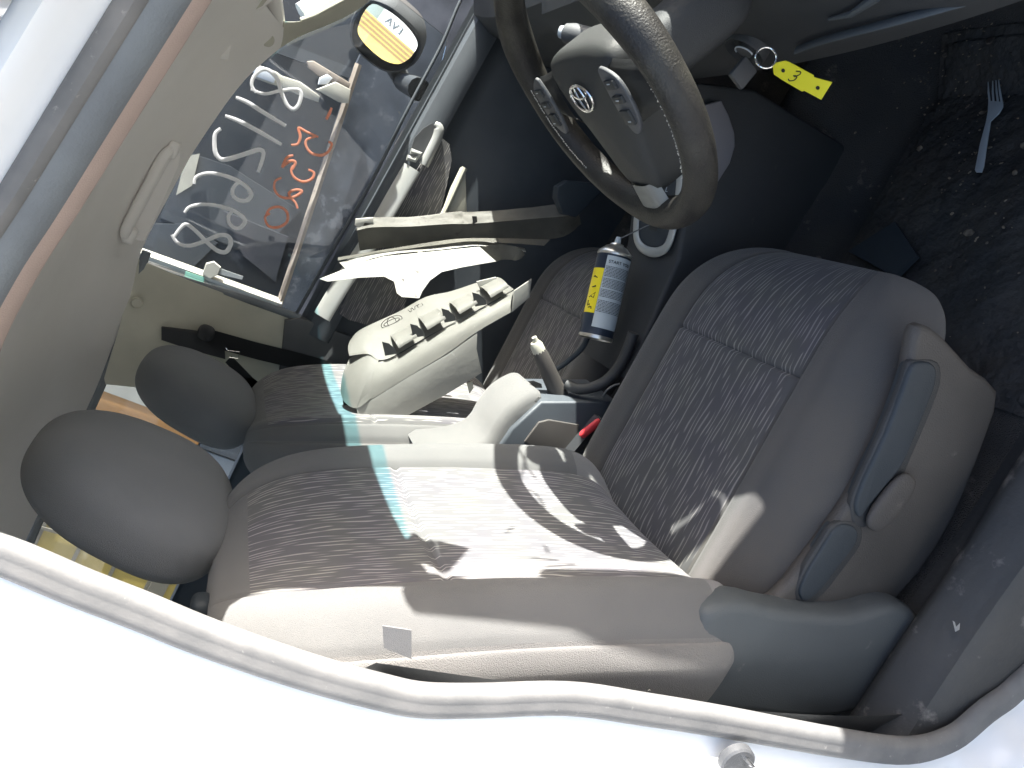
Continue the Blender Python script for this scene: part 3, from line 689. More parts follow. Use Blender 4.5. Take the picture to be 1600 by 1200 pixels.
# ---- centre stack and console
CYL, CYR = -.115, .085
bm = bmesh.new()
prof = [(.30, .30), (.30, .53), (.42, .545), (.54, .562), (.62, .60), (.72, .66), (.80, .72), (.86, .60), (.9, .30)]
slab(bm, [V((x, CYL, z)) for x, z in prof], (0, 1, 0), CYR-CYL, bev=.008)
cs = link('centre_console', bm, 'deep', car)
def GP(x): return interp([(.42, .547), (.54, .565), (.62, .603), (.72, .663), (.80, .723)], x)
bm = bmesh.new()     # shift gate frame
path = smoothpts([V((x, y, GP(x)+.006)) for x, y in [(.76, -.098), (.68, -.100), (.61, -.098), (.56, -.088), (.542, -.06), (.537, -.02), (.545, .02), (.57, .04), (.64, .046), (.76, .046)]], 5)
tube(bm, path, .0095, 12, flat=((-.45, 0, .9), .5)); sf = link('shift_surround', bm, 'silver', cs)
bm = bmesh.new()
grid(bm, lambda u, v: V((lerp(.545, .78, v), lerp(-.094, .042, u), GP(lerp(.545, .78, v))+.004)), 4, 12); link('shift_plate', bm, 'lever', cs)
bm = bmesh.new()
grid(bm, lambda u, v: V((lerp(.575, .74, v), lerp(-.04, -.012, u), GP(lerp(.575, .74, v))+.0065)), 3, 12); link('shift_slot', bm, 'ink', cs)
bm = bmesh.new()
for k, ch in enumerate('LSDNRP'):
    c = V((.60+.022*k, -.062, GP(.60+.022*k)+.0075))
    tube(bm, [c+V((-.004, .003, 0)), c+V((.004, .003, .002))], .0007, 4); tube(bm, [c+V((-.004, .003, 0)), c+V((-.004, -.003, 0))], .0007, 4)
link('shift_marks', bm, 'fork', cs)
bm = bmesh.new(); c = V((.70, -.03, .70)); tube(bm, [V((.70, -.026, .62)), V((.70, -.026, .73))], [.008, .007], 10); superell(bm, V((.695, -.026, .755)), (X, Y, Z), (.026, .022, .032), .8, .8, 24, 16); link('gear_lever', bm, 'black', cs)
# side trim piece that shows behind the wheel
bm = bmesh.new()
slab(bm, [A(*p, 'y', -.135) for p in [(1075, 172), (1127, 157), (1139, 180), (1148, 208), (1149, 228), (1141, 255), (1120, 288), (1100, 310), (1080, 250)]], (0, 1, 0), .015, bev=.002)
link('console_side_trim', bm, 'palegrey', cs)
# rear tray, cup rims
def shell_ring(name, px, y0, r, mk, n=6):
    bm = bmesh.new(); tube(bm, smoothpts([A(a, b, 'y', y) for (a, b), y in zip(px, y0)], 5), r, 10); return link(name, bm, mk, cs)
shell_ring('tray_rim', [(868, 578), (890, 562), (912, 540), (925, 505)], [.05, .04, .02, .0], .006, 'lever')
shell_ring('tray_rim', [(885, 600), (905, 608), (935, 602), (958, 585), (975, 560), (990, 520)], [-.04, -.06, -.08, -.09, -.10, -.105], .011, 'softblack')
shell_ring('wiring', [(942, 620), (948, 610), (958, 603), (968, 600)], [-.09, -.10, -.105, -.105], .0022, 'seal')
# rear console body + side panel with buckle
bm = bmesh.new()
pr = [A(*p, 'y', -.085) for p in [(846, 628), (965, 628), (985, 760), (800, 800), (780, 700), (800, 670)]]
slab(bm, pr, (0, 1, 0), .15, bev=.005); rc = link('rear_console', bm, 'navy', car)
bm = bmesh.new()
slab(bm, [A(*p, 'y', -.092) for p in [(842, 660), (858, 656), (905, 664), (905, 735), (860, 720), (820, 690)]], (0, 1, 0), .006, bev=.002); link('side_panel', bm, 'shell', rc)
bm = bmesh.new(); p0 = A(905, 690, 'y', -.10); p1 = A(937, 652, 'y', -.11); tube(bm, [p0-(p1-p0)*1.2, p0, p1], [.015, .015, .014], 4, flat=((0, 1, 0), .6)); bk = link('belt_buckle', bm, 'black', car)
bm = bmesh.new(); q0 = A(907, 682, 'y', -.118); q1 = A(938, 657, 'y', -.122)
tube(bm, [q0, q0.lerp(q1, .12), q0.lerp(q1, .88), q1], [.005, .009, .009, .006], 10, flat=((0, 1, 0), .5)); link('release_button', bm, 'red', bk)
# handbrake
bm = bmesh.new()
a_, b_ = A(884, 640, 'y', -.03), A(842, 548, 'y', -.03)
pts = [a_, a_.lerp(b_, .35), a_.lerp(b_, .7), a_.lerp(b_, .92), b_]
tube(bm, pts, [.019, .018, .0165, .0155, .013], 14, flat=((0, 1, 0), .8)); hb = link('handbrake', bm, 'shell', rc)
bm = bmesh.new(); dd = (b_-a_).normalized(); 
tube(bm, [b_-dd*.008, b_+dd*.012, b_+dd*.02], [.0135, .013, .009], 12, flat=((0, 1, 0), .8)); link('handbrake_collar', bm, 'cream', hb)
bm = bmesh.new(); tube(bm, [b_+dd*.012+X*.003, b_+dd*.028+X*.003], [.006, .005], 10); link('release_button', bm, 'cream', hb)
# armrest lid
bm = bmesh.new()
pr = [A(*p, 'y', -.075) for p in [(660, 720), (722, 706), (760, 690), (778, 662), (795, 640), (815, 624), (836, 614), (848, 616), (850, 628), (845, 650), (835, 662), (818, 672), (806, 700), (790, 760), (700, 790)]]
prs = smoothpts(pr, 3, True)
slab(bm, prs, (0, 1, 0), .145, bev=.018)
ar = link('armrest', bm, 'fabric_light', car, angle=50)
bm = bmesh.new(); slab(bm, [A(*p, 'y', .0) for p in [(822, 598), (836, 596), (846, 600), (848, 610), (834, 610), (824, 606)]], (0, .2, 1), .004); link('armrest_catch', bm, 'ink', ar)
# ---- seats
def seat(yc, name, label, dx=0, dz=0, ins=.66, hdy=0, ht=.062, hwd=.145, byo=0, bhw=.252):
    # backrest
    hw = bhw
    d = V((-.35, 0, .937)).normalized(); nr = V((.937, 0, .35)).normalized(); o0 = V((.085+dx, yc+byo, .50+dz))+d*.05; H = .615
    def fn(u, v):
        # v along the height, u around the section: 0..0.72 front, rest back
        s = v*2-1
        env = (1-abs(s)**(5 if s > 0 else 9))**(1/ (2.6 if s > 0 else 4)) if abs(s) < 1 else 0
        taper = lerp(1.0, .90, v)*(1-.10*max(0, (v-.78)/.22)**2)
        w = hw*taper*lerp(.62, 1, env)*(env**.25 if env > 0 else 0)
        if u < .72:
            q = (u/.72)*2-1; a = sgnpow(math.sin(q*math.pi/2), .92)
            h = .062*(1-abs(a)**5)**.5 if abs(a) < 1 else 0
            bol = .040*math.exp(-((abs(a)-.80)/.16)**2)*(1-.55*v)
            cn = -.010*math.exp(-(a/.5)**2)
            seam = -.008*math.exp(-((abs(a)-ins)/.016)**2)
            xs = -.006*math.exp(-((v-(.60 if abs(a) < ins else 9)+.0*a)/.006)**2)
            seam += -.006*math.exp(-((a+.955)/.010)**2)
            hh = (h+bol+cn+seam+xs)*env + .03*env
        else:
            q = 1-((u-.72)/.28)*2; a = q; hh = -.088*env*(1-abs(a)**6)
        lump = .012*math.sin(math.pi*v)*(1 if u < .72 else 0)
        return o0+d*(v*H)+nr*(hh+lump)+Y*(a*w)
    bm = bmesh.new()
    def mi(u, v):
        if u < .72:
            q = (u/.72)*2-1; a = abs(sgnpow(math.sin(q*math.pi/2), .92))
            if (u/.72)*2-1 < -.80: return 3
            return 1 if a < ins and v < .93 else (2 if v > .1 else 0)
        return 3
    NU, NV = 170, 130
    grid(bm, fn, NU, NV, mi=mi, closeu=True, uv=lambda u, v: ((u/.72*2-1)*hw*1.1+.002*0, v*H))
    br = link('backrest', bm, ['fabric', 'stripe', 'fabric_light', 'fabric_side'])
    # headrest
    hc = o0+d*(H+.092)+nr*.072+Y*hdy
    hdm = bmesh.new()
    def wp(q): return V((q.x, q.y*(1-.20*q.z), q.z))
    dh = V((.13, 0, 1)).normalized(); nh = V((1, 0, -.13)).normalized()
    superell(hdm, hc, (nh, Y, dh), (ht, hwd, .130), .78, .66, 64, 48, warp=wp)
    hr = link('headrest', hdm, 'headrest')
    # stitched line on the headrest
    extra = []
    for k in (-.05, .05):
        pm = bmesh.new(); tube(pm, [o0+d*(H-.06)+nr*.01+Y*k, hc-dh*.06+Y*k], .006, 10); extra.append(link('headrest_post', pm, 'chrome'))
        gm = bmesh.new(); superell(gm, o0+d*(H+.004)+nr*.014+Y*k, (nr, Y, d), (.014, .016, .012), .7, .7, 16, 10); extra.append(link('headrest_guide', gm, 'lever'))
    # cushion: rises gently forward
    c0 = V((.06+dx, yc, .485+dz)); cd = V((1, 0, .035)).normalized(); cn_ = V((-.035, 0, 1)).normalized(); CL = .565; chw = .258
    def cf(u, v):
        s = v*2-1
        env = (1-abs(s)**(4.2 if s > 0 else 10))**(1/2.3) if abs(s) < 1 else 0
        w = chw*lerp(.62, 1, env)*(1-.03*v)*(env**.2 if env > 0 else 0)
        if u < .72:
            q = (u/.72)*2-1; a = sgnpow(math.sin(q*math.pi/2), .92)
            h = .085*((1-abs(a)**4.5)**.5 if abs(a) < 1 else 0)
            bol = .022*math.exp(-((abs(a)-.80)/.15)**2)
            seam = -.007*math.exp(-((abs(a)-.58)/.016)**2)
            xs = -.006*math.exp(-((v-.66)/.006)**2) if abs(a) < .58 else 0
            hh = (h+bol+seam+xs)*env
        else:
            a = 1-((u-.72)/.28)*2; hh = -.10*env*(1-abs(a)**6)
        z = -.035*max(0, (v-.72)/.28)**2
        return c0+cd*(v*CL)+cn_*(hh+z)+Y*(a*w)
    def mi2(u, v):
        if u < .72:
            q = (u/.72)*2-1; a = abs(sgnpow(math.sin(q*math.pi/2), .92)); return 1 if a < .58 else 0
        return 0
    bm = bmesh.new(); grid(bm, cf, NU, NV, mi=mi2, closeu=True, uv=lambda u, v: ((u/.72*2-1)*chw*1.1, v*CL))
    cu = link(name, bm, ['fabric_shaded', 'stripe_shaded'], car)
    if label: cu['label'] = label
    for o in [br, hr]+extra: o.parent = cu
    return cu
s1 = seat(-.395, 'driver_seat', "driver's seat, streaked grey fabric, sunlit backrest", 0, 0, .62, .135, .056, .142, -.06, .266)
s2 = seat(.315, 'passenger_seat', 'front passenger seat of streaked grey fabric piled with broken trim', -.07, -.08, .84, .03, .064, .155)
# near-side valance with levers
bm = bmesh.new()
vo = [(1108, 955), (1165, 955), (1215, 935), (1262, 880), (1330, 785), (1385, 680), (1418, 590), (1430, 525), (1445, 508), (1475, 525), (1520, 575), (1562, 612), (1545, 680), (1510, 770), (1470, 850), (1400, 940), (1300, 985), (1200, 1010), (1120, 1060), (1070, 1080), (1085, 1010)]
vp = smoothpts([A(*p, 'y', -.666) for p in vo], 2, True)
slab(bm, vp, (0, 1, 0), .022, bev=.009)
va = link('seat_valance', bm, 'shell', s1, angle=50)
def plate(name, px, y, th, mk, parent, bev=.003, k=3):
    bm = bmesh.new(); slab(bm, smoothpts([A(*p, 'y', y) for p in px], k, True), (0, 1, 0), th, bev=bev); return link(name, bm, mk, parent, angle=50)
plate('lever_recess', [(1434, 562), (1466, 566), (1470, 600), (1446, 665), (1418, 730), (1392, 800), (1362, 822), (1336, 822), (1330, 790), (1346, 748), (1378, 678), (1406, 610), (1420, 570)], -.6675, .01, 'deep', s1)
lv = plate('height_lever', [(1440, 566), (1462, 572), (1463, 600), (1440, 660), (1412, 725), (1385, 760), (1360, 790), (1345, 810), (1338, 790), (1352, 750), (1385, 680), (1412, 610), (1425, 575)], -.672, .02, 'lever', s1, bev=.004)
bm = bmesh.new(); superell(bm, A(1392, 785, 'y', -.674), ((A(1420, 745, 'y', -.674)-A(1370, 810, 'y', -.674)), Y, Y.cross(A(1420, 745, 'y', -.674)-A(1370, 810, 'y', -.674))), (.042, .007, .022), .7, .8, 32, 16); link('lever_knob', bm, 'shell', s1)
plate('lever_recess', [(1322, 814), (1346, 822), (1345, 852), (1318, 890), (1288, 928), (1258, 950), (1243, 928), (1258, 888), (1284, 848), (1300, 824)], -.6675, .01, 'deep', s1)
plate('recline_lever', [(1322, 820), (1340, 828), (1338, 850), (1312, 885), (1285, 920), (1260, 940), (1250, 925), (1265, 890), (1290, 850), (1305, 828)], -.671, .02, 'lever', s1)
# lower recliner cover between seat and pillar
plate('recliner_cover', [(1110, 958), (1165, 945), (1230, 958), (1330, 964), (1400, 948), (1440, 965), (1438, 1020), (1395, 1085), (1300, 1125), (1180, 1118), (1080, 1105), (1080, 1040), (1094, 985)], -.70, .05, 'bluecover', s1, bev=.014)
# seat-side tag and its fold
bm = bmesh.new()
tg = [A(*p, 'y', -.722) for p in [(598, 978), (643, 985), (643, 1030), (600, 1012)]]
slab(bm, tg, (0, 1, 0), .0015); link('airbag_tag', bm, 'fabric', s1, smooth=False)
# rear bench
bm = bmesh.new()
box(bm, (-.75, 0, .50), (.5, 1.24, .22), bev=.06, seg=4)
rb = link('rear_seat', bm, 'fabric', car)
bm = bmesh.new(); box(bm, (-1.12, 0, .80), (.18, 1.24, .60), rot=Matrix.Rotation(-.35, 3, 'Y'), bev=.06, seg=4); link('backrest', bm, 'fabric', rb)
bm = bmesh.new(); slab(bm, smoothpts([A(*p, 'z', .335) for p in [(1325, 392), (1398, 346), (1432, 398), (1398, 432)]], 1, True), (0, 0, -1), .01); link('brake_pedal', bm, 'lever', car)
# painted striker on the pillar
bm = bmesh.new(); c = SB(1152, 1190, -.022)
lathe(bm, c+Y*.0, (-.1, -1, .1), [(.019, -.006), (.019, .002), (.017, .004), (.0001, .004)], 28); st = link('door_striker', bm, 'black', car)
bm = bmesh.new(); tube(bm, [c+V((-.008, 0, 0)), c+V((-.008, -.018, 0)), c+V((.01, -.018, .0)), c+V((.01, 0, 0))], .003, 8); link('striker_loop', bm, 'chrome', st)
# driver door swung wide open ahead of the photographer
hx, hy = 1.14, -.82; da = math.radians(66); ddir = V((-math.cos(da), -math.sin(da), 0)); dn = V((math.sin(da), -math.cos(da), 0))
bm = bmesh.new(); slab(bm, [V((hx, hy, .34)), V((hx, hy, 1.0)), V((hx, hy, 1.0))+ddir*1.02, V((hx, hy, .45))+ddir*1.02, V((hx, hy, .34))+ddir*.95], -dn, .05, bev=.01); dd_ = link('driver_door', bm, 'navy', car)
bm = bmesh.new(); slab(bm, [V((hx, hy, .34)), V((hx, hy, 1.0)), V((hx, hy, 1.0))+ddir*1.05, V((hx, hy, .45))+ddir*1.05, V((hx, hy, .34))+ddir*.97], dn, .07, bev=.015); link('outer_panel', bm, 'white', dd_)
bm = bmesh.new(); tube(bm, smoothpts([V((hx, hy+.02, 1.0)), V((hx, hy, 1.10))+ddir*.25, V((hx, hy, 1.36))+ddir*.70, V((hx, hy, 1.40))+ddir*.95, V((hx, hy, 1.0))+ddir*1.03], 6), .022, 8); link('window_frame', bm, 'white', dd_)
bm = bmesh.new(); slab(bm, [V((hx, hy, 1.0)), V((hx, hy, 1.12))+ddir*.02, V((hx, hy, 1.17))+ddir*.25, V((hx, hy, 1.0))+ddir*.25], dn, .02); link('mirror_sail', bm, 'black', dd_)
# ================================================================== LOOSE THINGS
# spray can
ca, cb = A(930, 529, 'y', -.035), A(962, 392, 'y', .0)
ax = (cb-ca).normalized(); R0 = .0335; Lc = (cb-ca).length
can = thing('spray_can', 'tall navy spray can with pale text label and yellow stripe lying between the seats', 'spray can', ca)
vr = (CP-ca); vr = (vr-ax*vr.dot(ax)).normalized(); ur = ax.cross(vr)
def CR(deg, r, h): a = math.radians(deg); return ca+ax*h+(vr*math.cos(a)+ur*math.sin(a))*r
objs = []
bm = bmesh.new()
lathe(bm, ca, ax, [(.0001, .009), (.026, .005), (.030, -.001), (.0335, -.001), (.0345, .003), (R0, .006), (R0, Lc-.012), (.0345, Lc-.009), (.033, Lc-.004), (.022, Lc+.006), (.014, Lc+.010), (.013, Lc+.013), (.0001, Lc+.013)], 56, [1, 1, 1, 1, 1, 0, 1, 1, 1, 1, 1, 1])
objs.append(link('can_body', bm, ['can_dark', 'tin'], can))
def wrap(a0, a1, h0, h1, r, mk, name, n=24):
    bm = bmesh.new(); grid(bm, lambda u, v: CR(lerp(a0, a1, u), r, lerp(h0, h1, v)), n, 4); o = link(name, bm, mk, can); objs.append(o); return o
# sign test: ur side that shows to the image left
sg = 1 if (CR(60, R0, .1)-CR(-60, R0, .1)).dot(RT) < 0 else -1
wrap(-78*sg, 22*sg, .020, Lc-.016, R0+.0006, 'can_label', 'text_label')
wrap(23*sg, 80*sg, .26*Lc, .76*Lc, R0+.0006, 'can_yellow', 'yellow_label')
bm = bmesh.new()
for k in range(34):
    h = .05+(Lc-.085)*k/34
    if k in (9, 10, 17, 25): continue
    a = -72*sg; 
    while a*sg < 17:
        l = random.uniform(3, 11); b = min(a*sg+l, 19)*sg
        p = [CR(lerp(a, b, t/2), R0+.001, h) for t in range(3)]
        q = [x_+ax*.0011 for x_ in p]
        for i in range(2): bm.faces.new([bm.verts.new(z_) for z_ in (p[i], p[i+1], q[i+1], q[i])])
        a = b+1.2*sg
objs.append(link('fine_print', bm, 'ink', can, smooth=False))
def textobj(txt, name, size, mk, parent, origin, xdir, ydir, curve=None, th=.0003):
    cu = bpy.data.curves.new(name, 'FONT'); cu.body = txt; cu.size = size; cu.extrude = th; cu.align_x = 'CENTER'; cu.align_y = 'CENTER'
    o = bpy.data.objects.new(name, cu); COL.objects.link(o)
    bpy.context.view_layer.update()
    me = bpy.data.meshes.new_from_object(o.evaluated_get(bpy.context.evaluated_depsgraph_get())); bpy.data.objects.remove(o)
    xd = V(xdir).normalized(); yd = V(ydir).normalized(); zd = xd.cross(yd)
    for v in me.vertices:
        c = v.co.copy()
        if curve: v.co = curve(c)
        else: v.co = V(origin)+xd*c.x+yd*c.y+zd*c.z
    me.materials.clear(); me.materials.append(M[mk]); o = bpy.data.objects.new(name, me); COL.objects.link(o); o.parent = parent; return o
# lettering runs round the can, upright towards the nozzle
def cv(c, a0, h0): return CR(a0-sg*math.degrees(c.x/R0)*-1*-1, R0+.0011+c.z, h0+c.y)
objs.append(textobj('START YOU', 'label_heading', .0085, 'ink', can, (0, 0, 0), X, Y, curve=lambda c: CR(-25*sg+math.degrees(c.x/R0), R0+.0011+c.z, Lc-.028+c.y)))
for k_i, hh_ in enumerate((.36, .46, .55, .64, .71)):
    bm = bmesh.new(); random.seed(20+k_i)
    pp = [CR((46+random.uniform(-12, 14))*sg, R0+.0010, Lc*(1-hh_)+random.uniform(-.006, .006)) for _ in range(4)]
    tube(bm, pp, .0011, 5, flat=(vr, .3)); objs.append(link('label_pictogram', bm, 'ink', can))
bm = bmesh.new(); p0 = ca+ax*(Lc+.013)
tube(bm, [p0, p0+ax*.014], [.007, .005], 14); objs.append(link('nozzle', bm, 'can_label', can))
p1 = A(1017, 350, 'y', -.03); bm = bmesh.new(); tube(bm, [p0+ax*.010, p1], .0013, 8); objs.append(link('straw', bm, 'seal', can))
reloc(can, objs)
# engine cover on the passenger seat
ec = thing('engine_cover', 'pale dusty plastic engine cover with four coil openings leaning on the passenger seat', 'engine cover', A(640, 560, 'y', .30))
eo = []
nY = .20
def E(px, py, y): return A(px, py, 'y', y)
# near long side (towards the camera), traced outline, then skin back over the top
side = [(533, 612), (555, 642), (562, 668), (592, 672), (730, 605), (752, 580), (748, 528), (800, 480), (803, 452), (818, 440)]
ridge_n = [(547, 545), (552, 535)]
ys = .19; yt = .30
bm = bmesh.new()
low = [E(563, 670, ys), E(600, 668, ys), E(680, 630, ys), E(752, 588, ys), E(749, 560, ys), E(747, 520, ys), E(796, 492, ys), E(801, 470, ys)]
mid = [E(532, 617, ys+.01), E(560, 640, ys+.005), E(640, 590, ys), E(715, 540, ys), E(735, 525, ys), E(747, 515, ys), E(790, 480, ys), E(803, 455, ys)]
top = [E(548, 560, yt), E(590, 562, ys+.02), E(640, 545, ys+.02), E(690, 517, ys+.02), E(720, 500, ys+.02), E(742, 489, ys+.02), E(780, 468, ys+.02), E(806, 452, ys+.02)]
EB = [E(533, 600, ys), E(752, 588, ys)]
# main body: lower box (near face) from mid line down
face = [E(*p, ys) for p in [(532, 614), (557, 637), (590, 616), (640, 583), (690, 553), (745, 524), (797, 488), (803, 454), (832, 437), (826, 466), (800, 487), (748, 522), (745, 540), (752, 583), (680, 625), (600, 668), (563, 672)]]
outer = smoothpts([E(*p, ys) for p in [(532, 614), (557, 638), (640, 590), (716, 536), (800, 489), (803, 456), (790, 462), (690, 512), (612, 556), (585, 563), (570, 590), (548, 596)]], 1, True)
# (a) near lower wall: the big tilted face
slab(bm, [E(*p, ys) for p in [(563, 672), (557, 638), (600, 612), (640, 587), (700, 553), (746, 520), (745, 545), (753, 583), (700, 615), (640, 648), (592, 672)]], (0, 1, 0), .006, bev=.002)
eo.append(link('side_wall', bm, 'enginecover', ec))
# (b) sloped upper band from wall edge in to the coil row
def band(name, La, ya, Lb, yb, bul=.006, nn=4):
    a3 = smoothpts([E(*p, y) for p, y in zip(La, ya)], nn); b3 = smoothpts([E(*p, y) for p, y in zip(Lb, yb)], nn)
    n = len(a3); bm = bmesh.new()
    g = grid(bm, lambda u, v: a3[int(round(v*(n-1)))].lerp(b3[int(round(v*(n-1)))], u)-Y*bul*math.sin(math.pi*u)+Z*bul*math.sin(math.pi*u), 10, n)
    bmesh.ops.solidify(bm, geom=bm.faces[:], thickness=.0035)
    o = link(name, bm, 'enginecover', ec); eo.append(o); return o
band('upper_band', [(557, 638), (600, 612), (640, 587), (700, 551), (746, 518), (798, 488)], [ys]*6, [(590, 566), (615, 558), (660, 532), (700, 509), (742, 488), (803, 454)], [ys+.035]*6)
# (c) rear end wall of the cover
band('end_wall', [(532, 612), (538, 628), (557, 638), (580, 622)], [ys+.06, ys+.03, ys, ys], [(546, 560), (556, 556), (575, 552), (592, 562)], [ys+.11, ys+.09, ys+.06, ys+.04])
# (d) crown running lengthwise with the four coil hoods
band('crown', [(546, 556), (575, 553), (590, 562), (612, 558), (660, 530), (705, 506), (745, 485), (803, 452)], [ys+.08, ys+.055, ys+.04]+[ys+.038]*5, [(547, 532), (560, 517), (590, 502), (625, 486), (665, 464), (705, 455), (750, 440), (778, 433)], [ys+.15]*8, bul=.005)
for k, (cx, cyy) in enumerate([(616, 535), (660, 507), (709, 483), (757, 458)]):
    bm = bmesh.new()
    a0 = E(cx-22, cyy-8, ys+.09); a1 = E(cx+14, cyy+14, ys+.035)
    ax_ = (E(cx+46, cyy-26, ys+.05)-E(cx, cyy, ys+.05)).normalized()
    c0_ = E(cx+3, cyy+1, ys+.062)
    w_ = ax_.cross(Y).normalized(); 
    if w_.z < 0: w_ = -w_
    def hood_(u, v):
        a = math.pi*u; r = .032*(1-.10*v)
        return c0_ + ax_*(lerp(-.002, .045, v)) - Y*(r*1.25*math.cos(a)) + w_*(r*.52*math.sin(a))
    grid(bm, hood_, 18, 6); bmesh.ops.solidify(bm, geom=bm.faces[:], thickness=.004)
    eo.append(link('coil_hood', bm, 'enginecover', ec))
    bm = bmesh.new()
    slab(bm, [E(cx-19, cyy-1, ys+.03), E(cx-8, cyy+2, ys+.03), E(cx+2, cyy+11, ys+.03), E(cx+3, cyy+18, ys+.03), E(cx-14, cyy+21, ys+.03)], (0, 1, 0), .003)
    eo.append(link('coil_opening', bm, 'hub', ec, smooth=False))
# front end lip with pointed wing
bm = bmesh.new(); slab(bm, [E(*p, ys+.02) for p in [(803, 455), (831, 436), (828, 465), (800, 488)]], (0, 1, 0), .005, bev=.001); eo.append(link('front_wing', bm, 'enginecover', ec))
bm = bmesh.new(); slab(bm, [E(*p, ys+.10) for p in [(745, 440), (775, 433), (785, 445), (800, 455), (790, 465), (755, 462)]], (0, 1, 0), .005, bev=.001); eo.append(link('front_lip', bm, 'enginecover', ec))
bm = bmesh.new(); slab(bm, [E(*p, ys+.16) for p in [(662, 470), (680, 461), (703, 465), (690, 476), (668, 478)]], (0, 1, 0), .01, bev=.002); eo.append(link('filler_boss', bm, 'enginecover', ec))
bm = bmesh.new(); slab(bm, [E(*p, ys+.07) for p in [(535, 618), (560, 640), (566, 672), (550, 660), (538, 645)]], (0, 1, 0), .004); eo.append(link('underside', bm, 'ink', ec, smooth=False))
bm = bmesh.new(); slab(bm, [E(*p, ys+.02) for p in [(730, 600), (738, 596), (740, 606), (734, 615)]], (0, 1, 0), .004); eo.append(link('rubber_grommet', bm, 'cream', ec))
# moulded emblem
bm = bmesh.new(); ce = E(612, 503, ys+.118); ea = (E(628, 496, ys+.118)-ce); eb = (E(615, 511, ys+.118)-ce)*.9
for sa, sb in ((1, 1), (.4, .95), (.75, .45)):
    tube(bm, [ce+ea*sa*math.cos(t*math.pi/15)+eb*sb*math.sin(t*math.pi/15) for t in range(30)], .0009, 6, closed=True)
eo.append(link('moulded_emblem', bm, 'shell', ec))
eo.append(textobj('VVT-i', 'moulded_text', .016, 'shell', ec, E(650, 482, ys+.125), (E(665, 475, ys+.125)-E(640, 488, ys+.125)), (E(645, 470, ys+.125)-E(652, 486, ys+.125))))
reloc(ec, eo)
# grey strip
def strip_obj(name, rows, mk, th, nn=4):
    R_ = [smoothpts([A(a, b, 'y', y) for a, b, y in r], nn) for r in rows]; n = len(R_[0]); bm = bmesh.new()
    def fn(u, v):
        i = int(round(u*(n-1))); t = v*(len(R_)-1); k = min(len(R_)-2, int(t)); return R_[k][i].lerp(R_[k+1][i], t-k)+Y*.003*noise.noise(V((u*20, v*6, 2)))
    grid(bm, fn, n, 6*(len(R_)-1)+1); bmesh.ops.solidify(bm, geom=bm.faces[:], thickness=th); return link(name, bm, mk)
g1 = strip_obj('bumper_strip', [[(555, 342, .56), (580, 339, .56), (640, 339, .55), (700, 332, .53), (722, 330, .52)], [(558, 360, .54), (584, 355, .54), (640, 354, .53), (700, 350, .51), (725, 350, .50)], [(562, 392, .56), (590, 388, .56), (640, 383, .55), (700, 380, .53), (726, 378, .52)]], 'greypiece', .003)
strip = thing('bumper_strip', 'long grey broken trim strip with clip hole leaning over the passenger door', 'car trim', A(700, 380, 'y', .52))
g1.name = 'rear_section'; g1.parent = strip
g2 = strip_obj('front_section', [[(722, 331, .52), (760, 330, .50), (830, 324, .47), (880, 318, .44), (900, 320, .43)], [(724, 350, .50), (760, 348, .48), (830, 342, .45), (880, 338, .42), (905, 335, .41)], [(726, 379, .52), (760, 378, .50), (830, 375, .47), (880, 370, .44), (908, 350, .43)]], 'greypiece', .003); g2.parent = strip
bm = bmesh.new(); slab(bm, [A(*p, 'y', .515) for p in [(724, 334), (738, 333), (738, 343), (730, 345), (725, 350)]], (0, 1, 0), .006, bev=.001); g3 = link('clip', bm, 'whitepiece', strip)
bm = bmesh.new(); slab(bm, [A(*p, 'y', .49) for p in [(738, 338), (745, 338), (746, 350), (740, 352)]], (0, 1, 0), .003); g4 = link('clip_hole', bm, 'ink', strip, smooth=False)
bm = bmesh.new(); slab(bm, [A(*p, 'y', .545) for p in [(556, 342), (583, 340), (584, 350), (570, 348), (564, 360), (555, 352)]], (0, 1, 0), .008, bev=.001); g5 = link('end_clip', bm, 'whitepiece', strip)
reloc(strip, [g1, g2, g3, g4, g5])
# white torn piece
wp_ = thing('bumper_fragment', 'torn white plastic bumper fragment with a hanging tab on the passenger seat', 'car trim', A(640, 430, 'y', .47))
bm = bmesh.new()
out = [(500, 436), (512, 440), (560, 434), (600, 432), (616, 440), (620, 458), (628, 464), (655, 466), (660, 455), (672, 438), (690, 425), (720, 418), (760, 411), (778, 408), (766, 398), (750, 386), (690, 392), (600, 401), (560, 412), (520, 428)]
slab(bm, [A(a, b, 'y', .52-.0003*(a-500)-.0005*(b-400)) for a, b in out], (0, 1, 0), .004)
w1 = link('flat_face', bm, 'whitepiece', wp_, smooth=False)
w2 = strip_obj('upper_ribs', [[(530, 410, .53), (600, 392, .52), (690, 379, .50), (750, 376, .48), (820, 388, .45)], [(540, 420, .50), (600, 399, .50), (690, 390, .475), (750, 384, .455), (822, 394, .43)]], 'whitepiece', .004); w2.parent = wp_
w3 = strip_obj('long_edge', [[(528, 402, .55), (600, 390, .53), (690, 376, .50), (745, 372, .48), (860, 374, .43)], [(528, 407, .53), (600, 394, .51), (690, 382, .48), (745, 377, .46), (850, 384, .42)]], 'greypiece', .003); w3.parent = wp_
w4 = strip_obj('torn_end', [[(750, 386, .42), (775, 382, .41), (800, 384, .40), (815, 390, .39), (820, 398, .39)], [(776, 409, .42), (785, 406, .41), (798, 406, .40), (806, 407, .39), (815, 404, .39)]], 'greypiece', .004); w4.parent = wp_
reloc(wp_, [w1, w2, w3, w4])
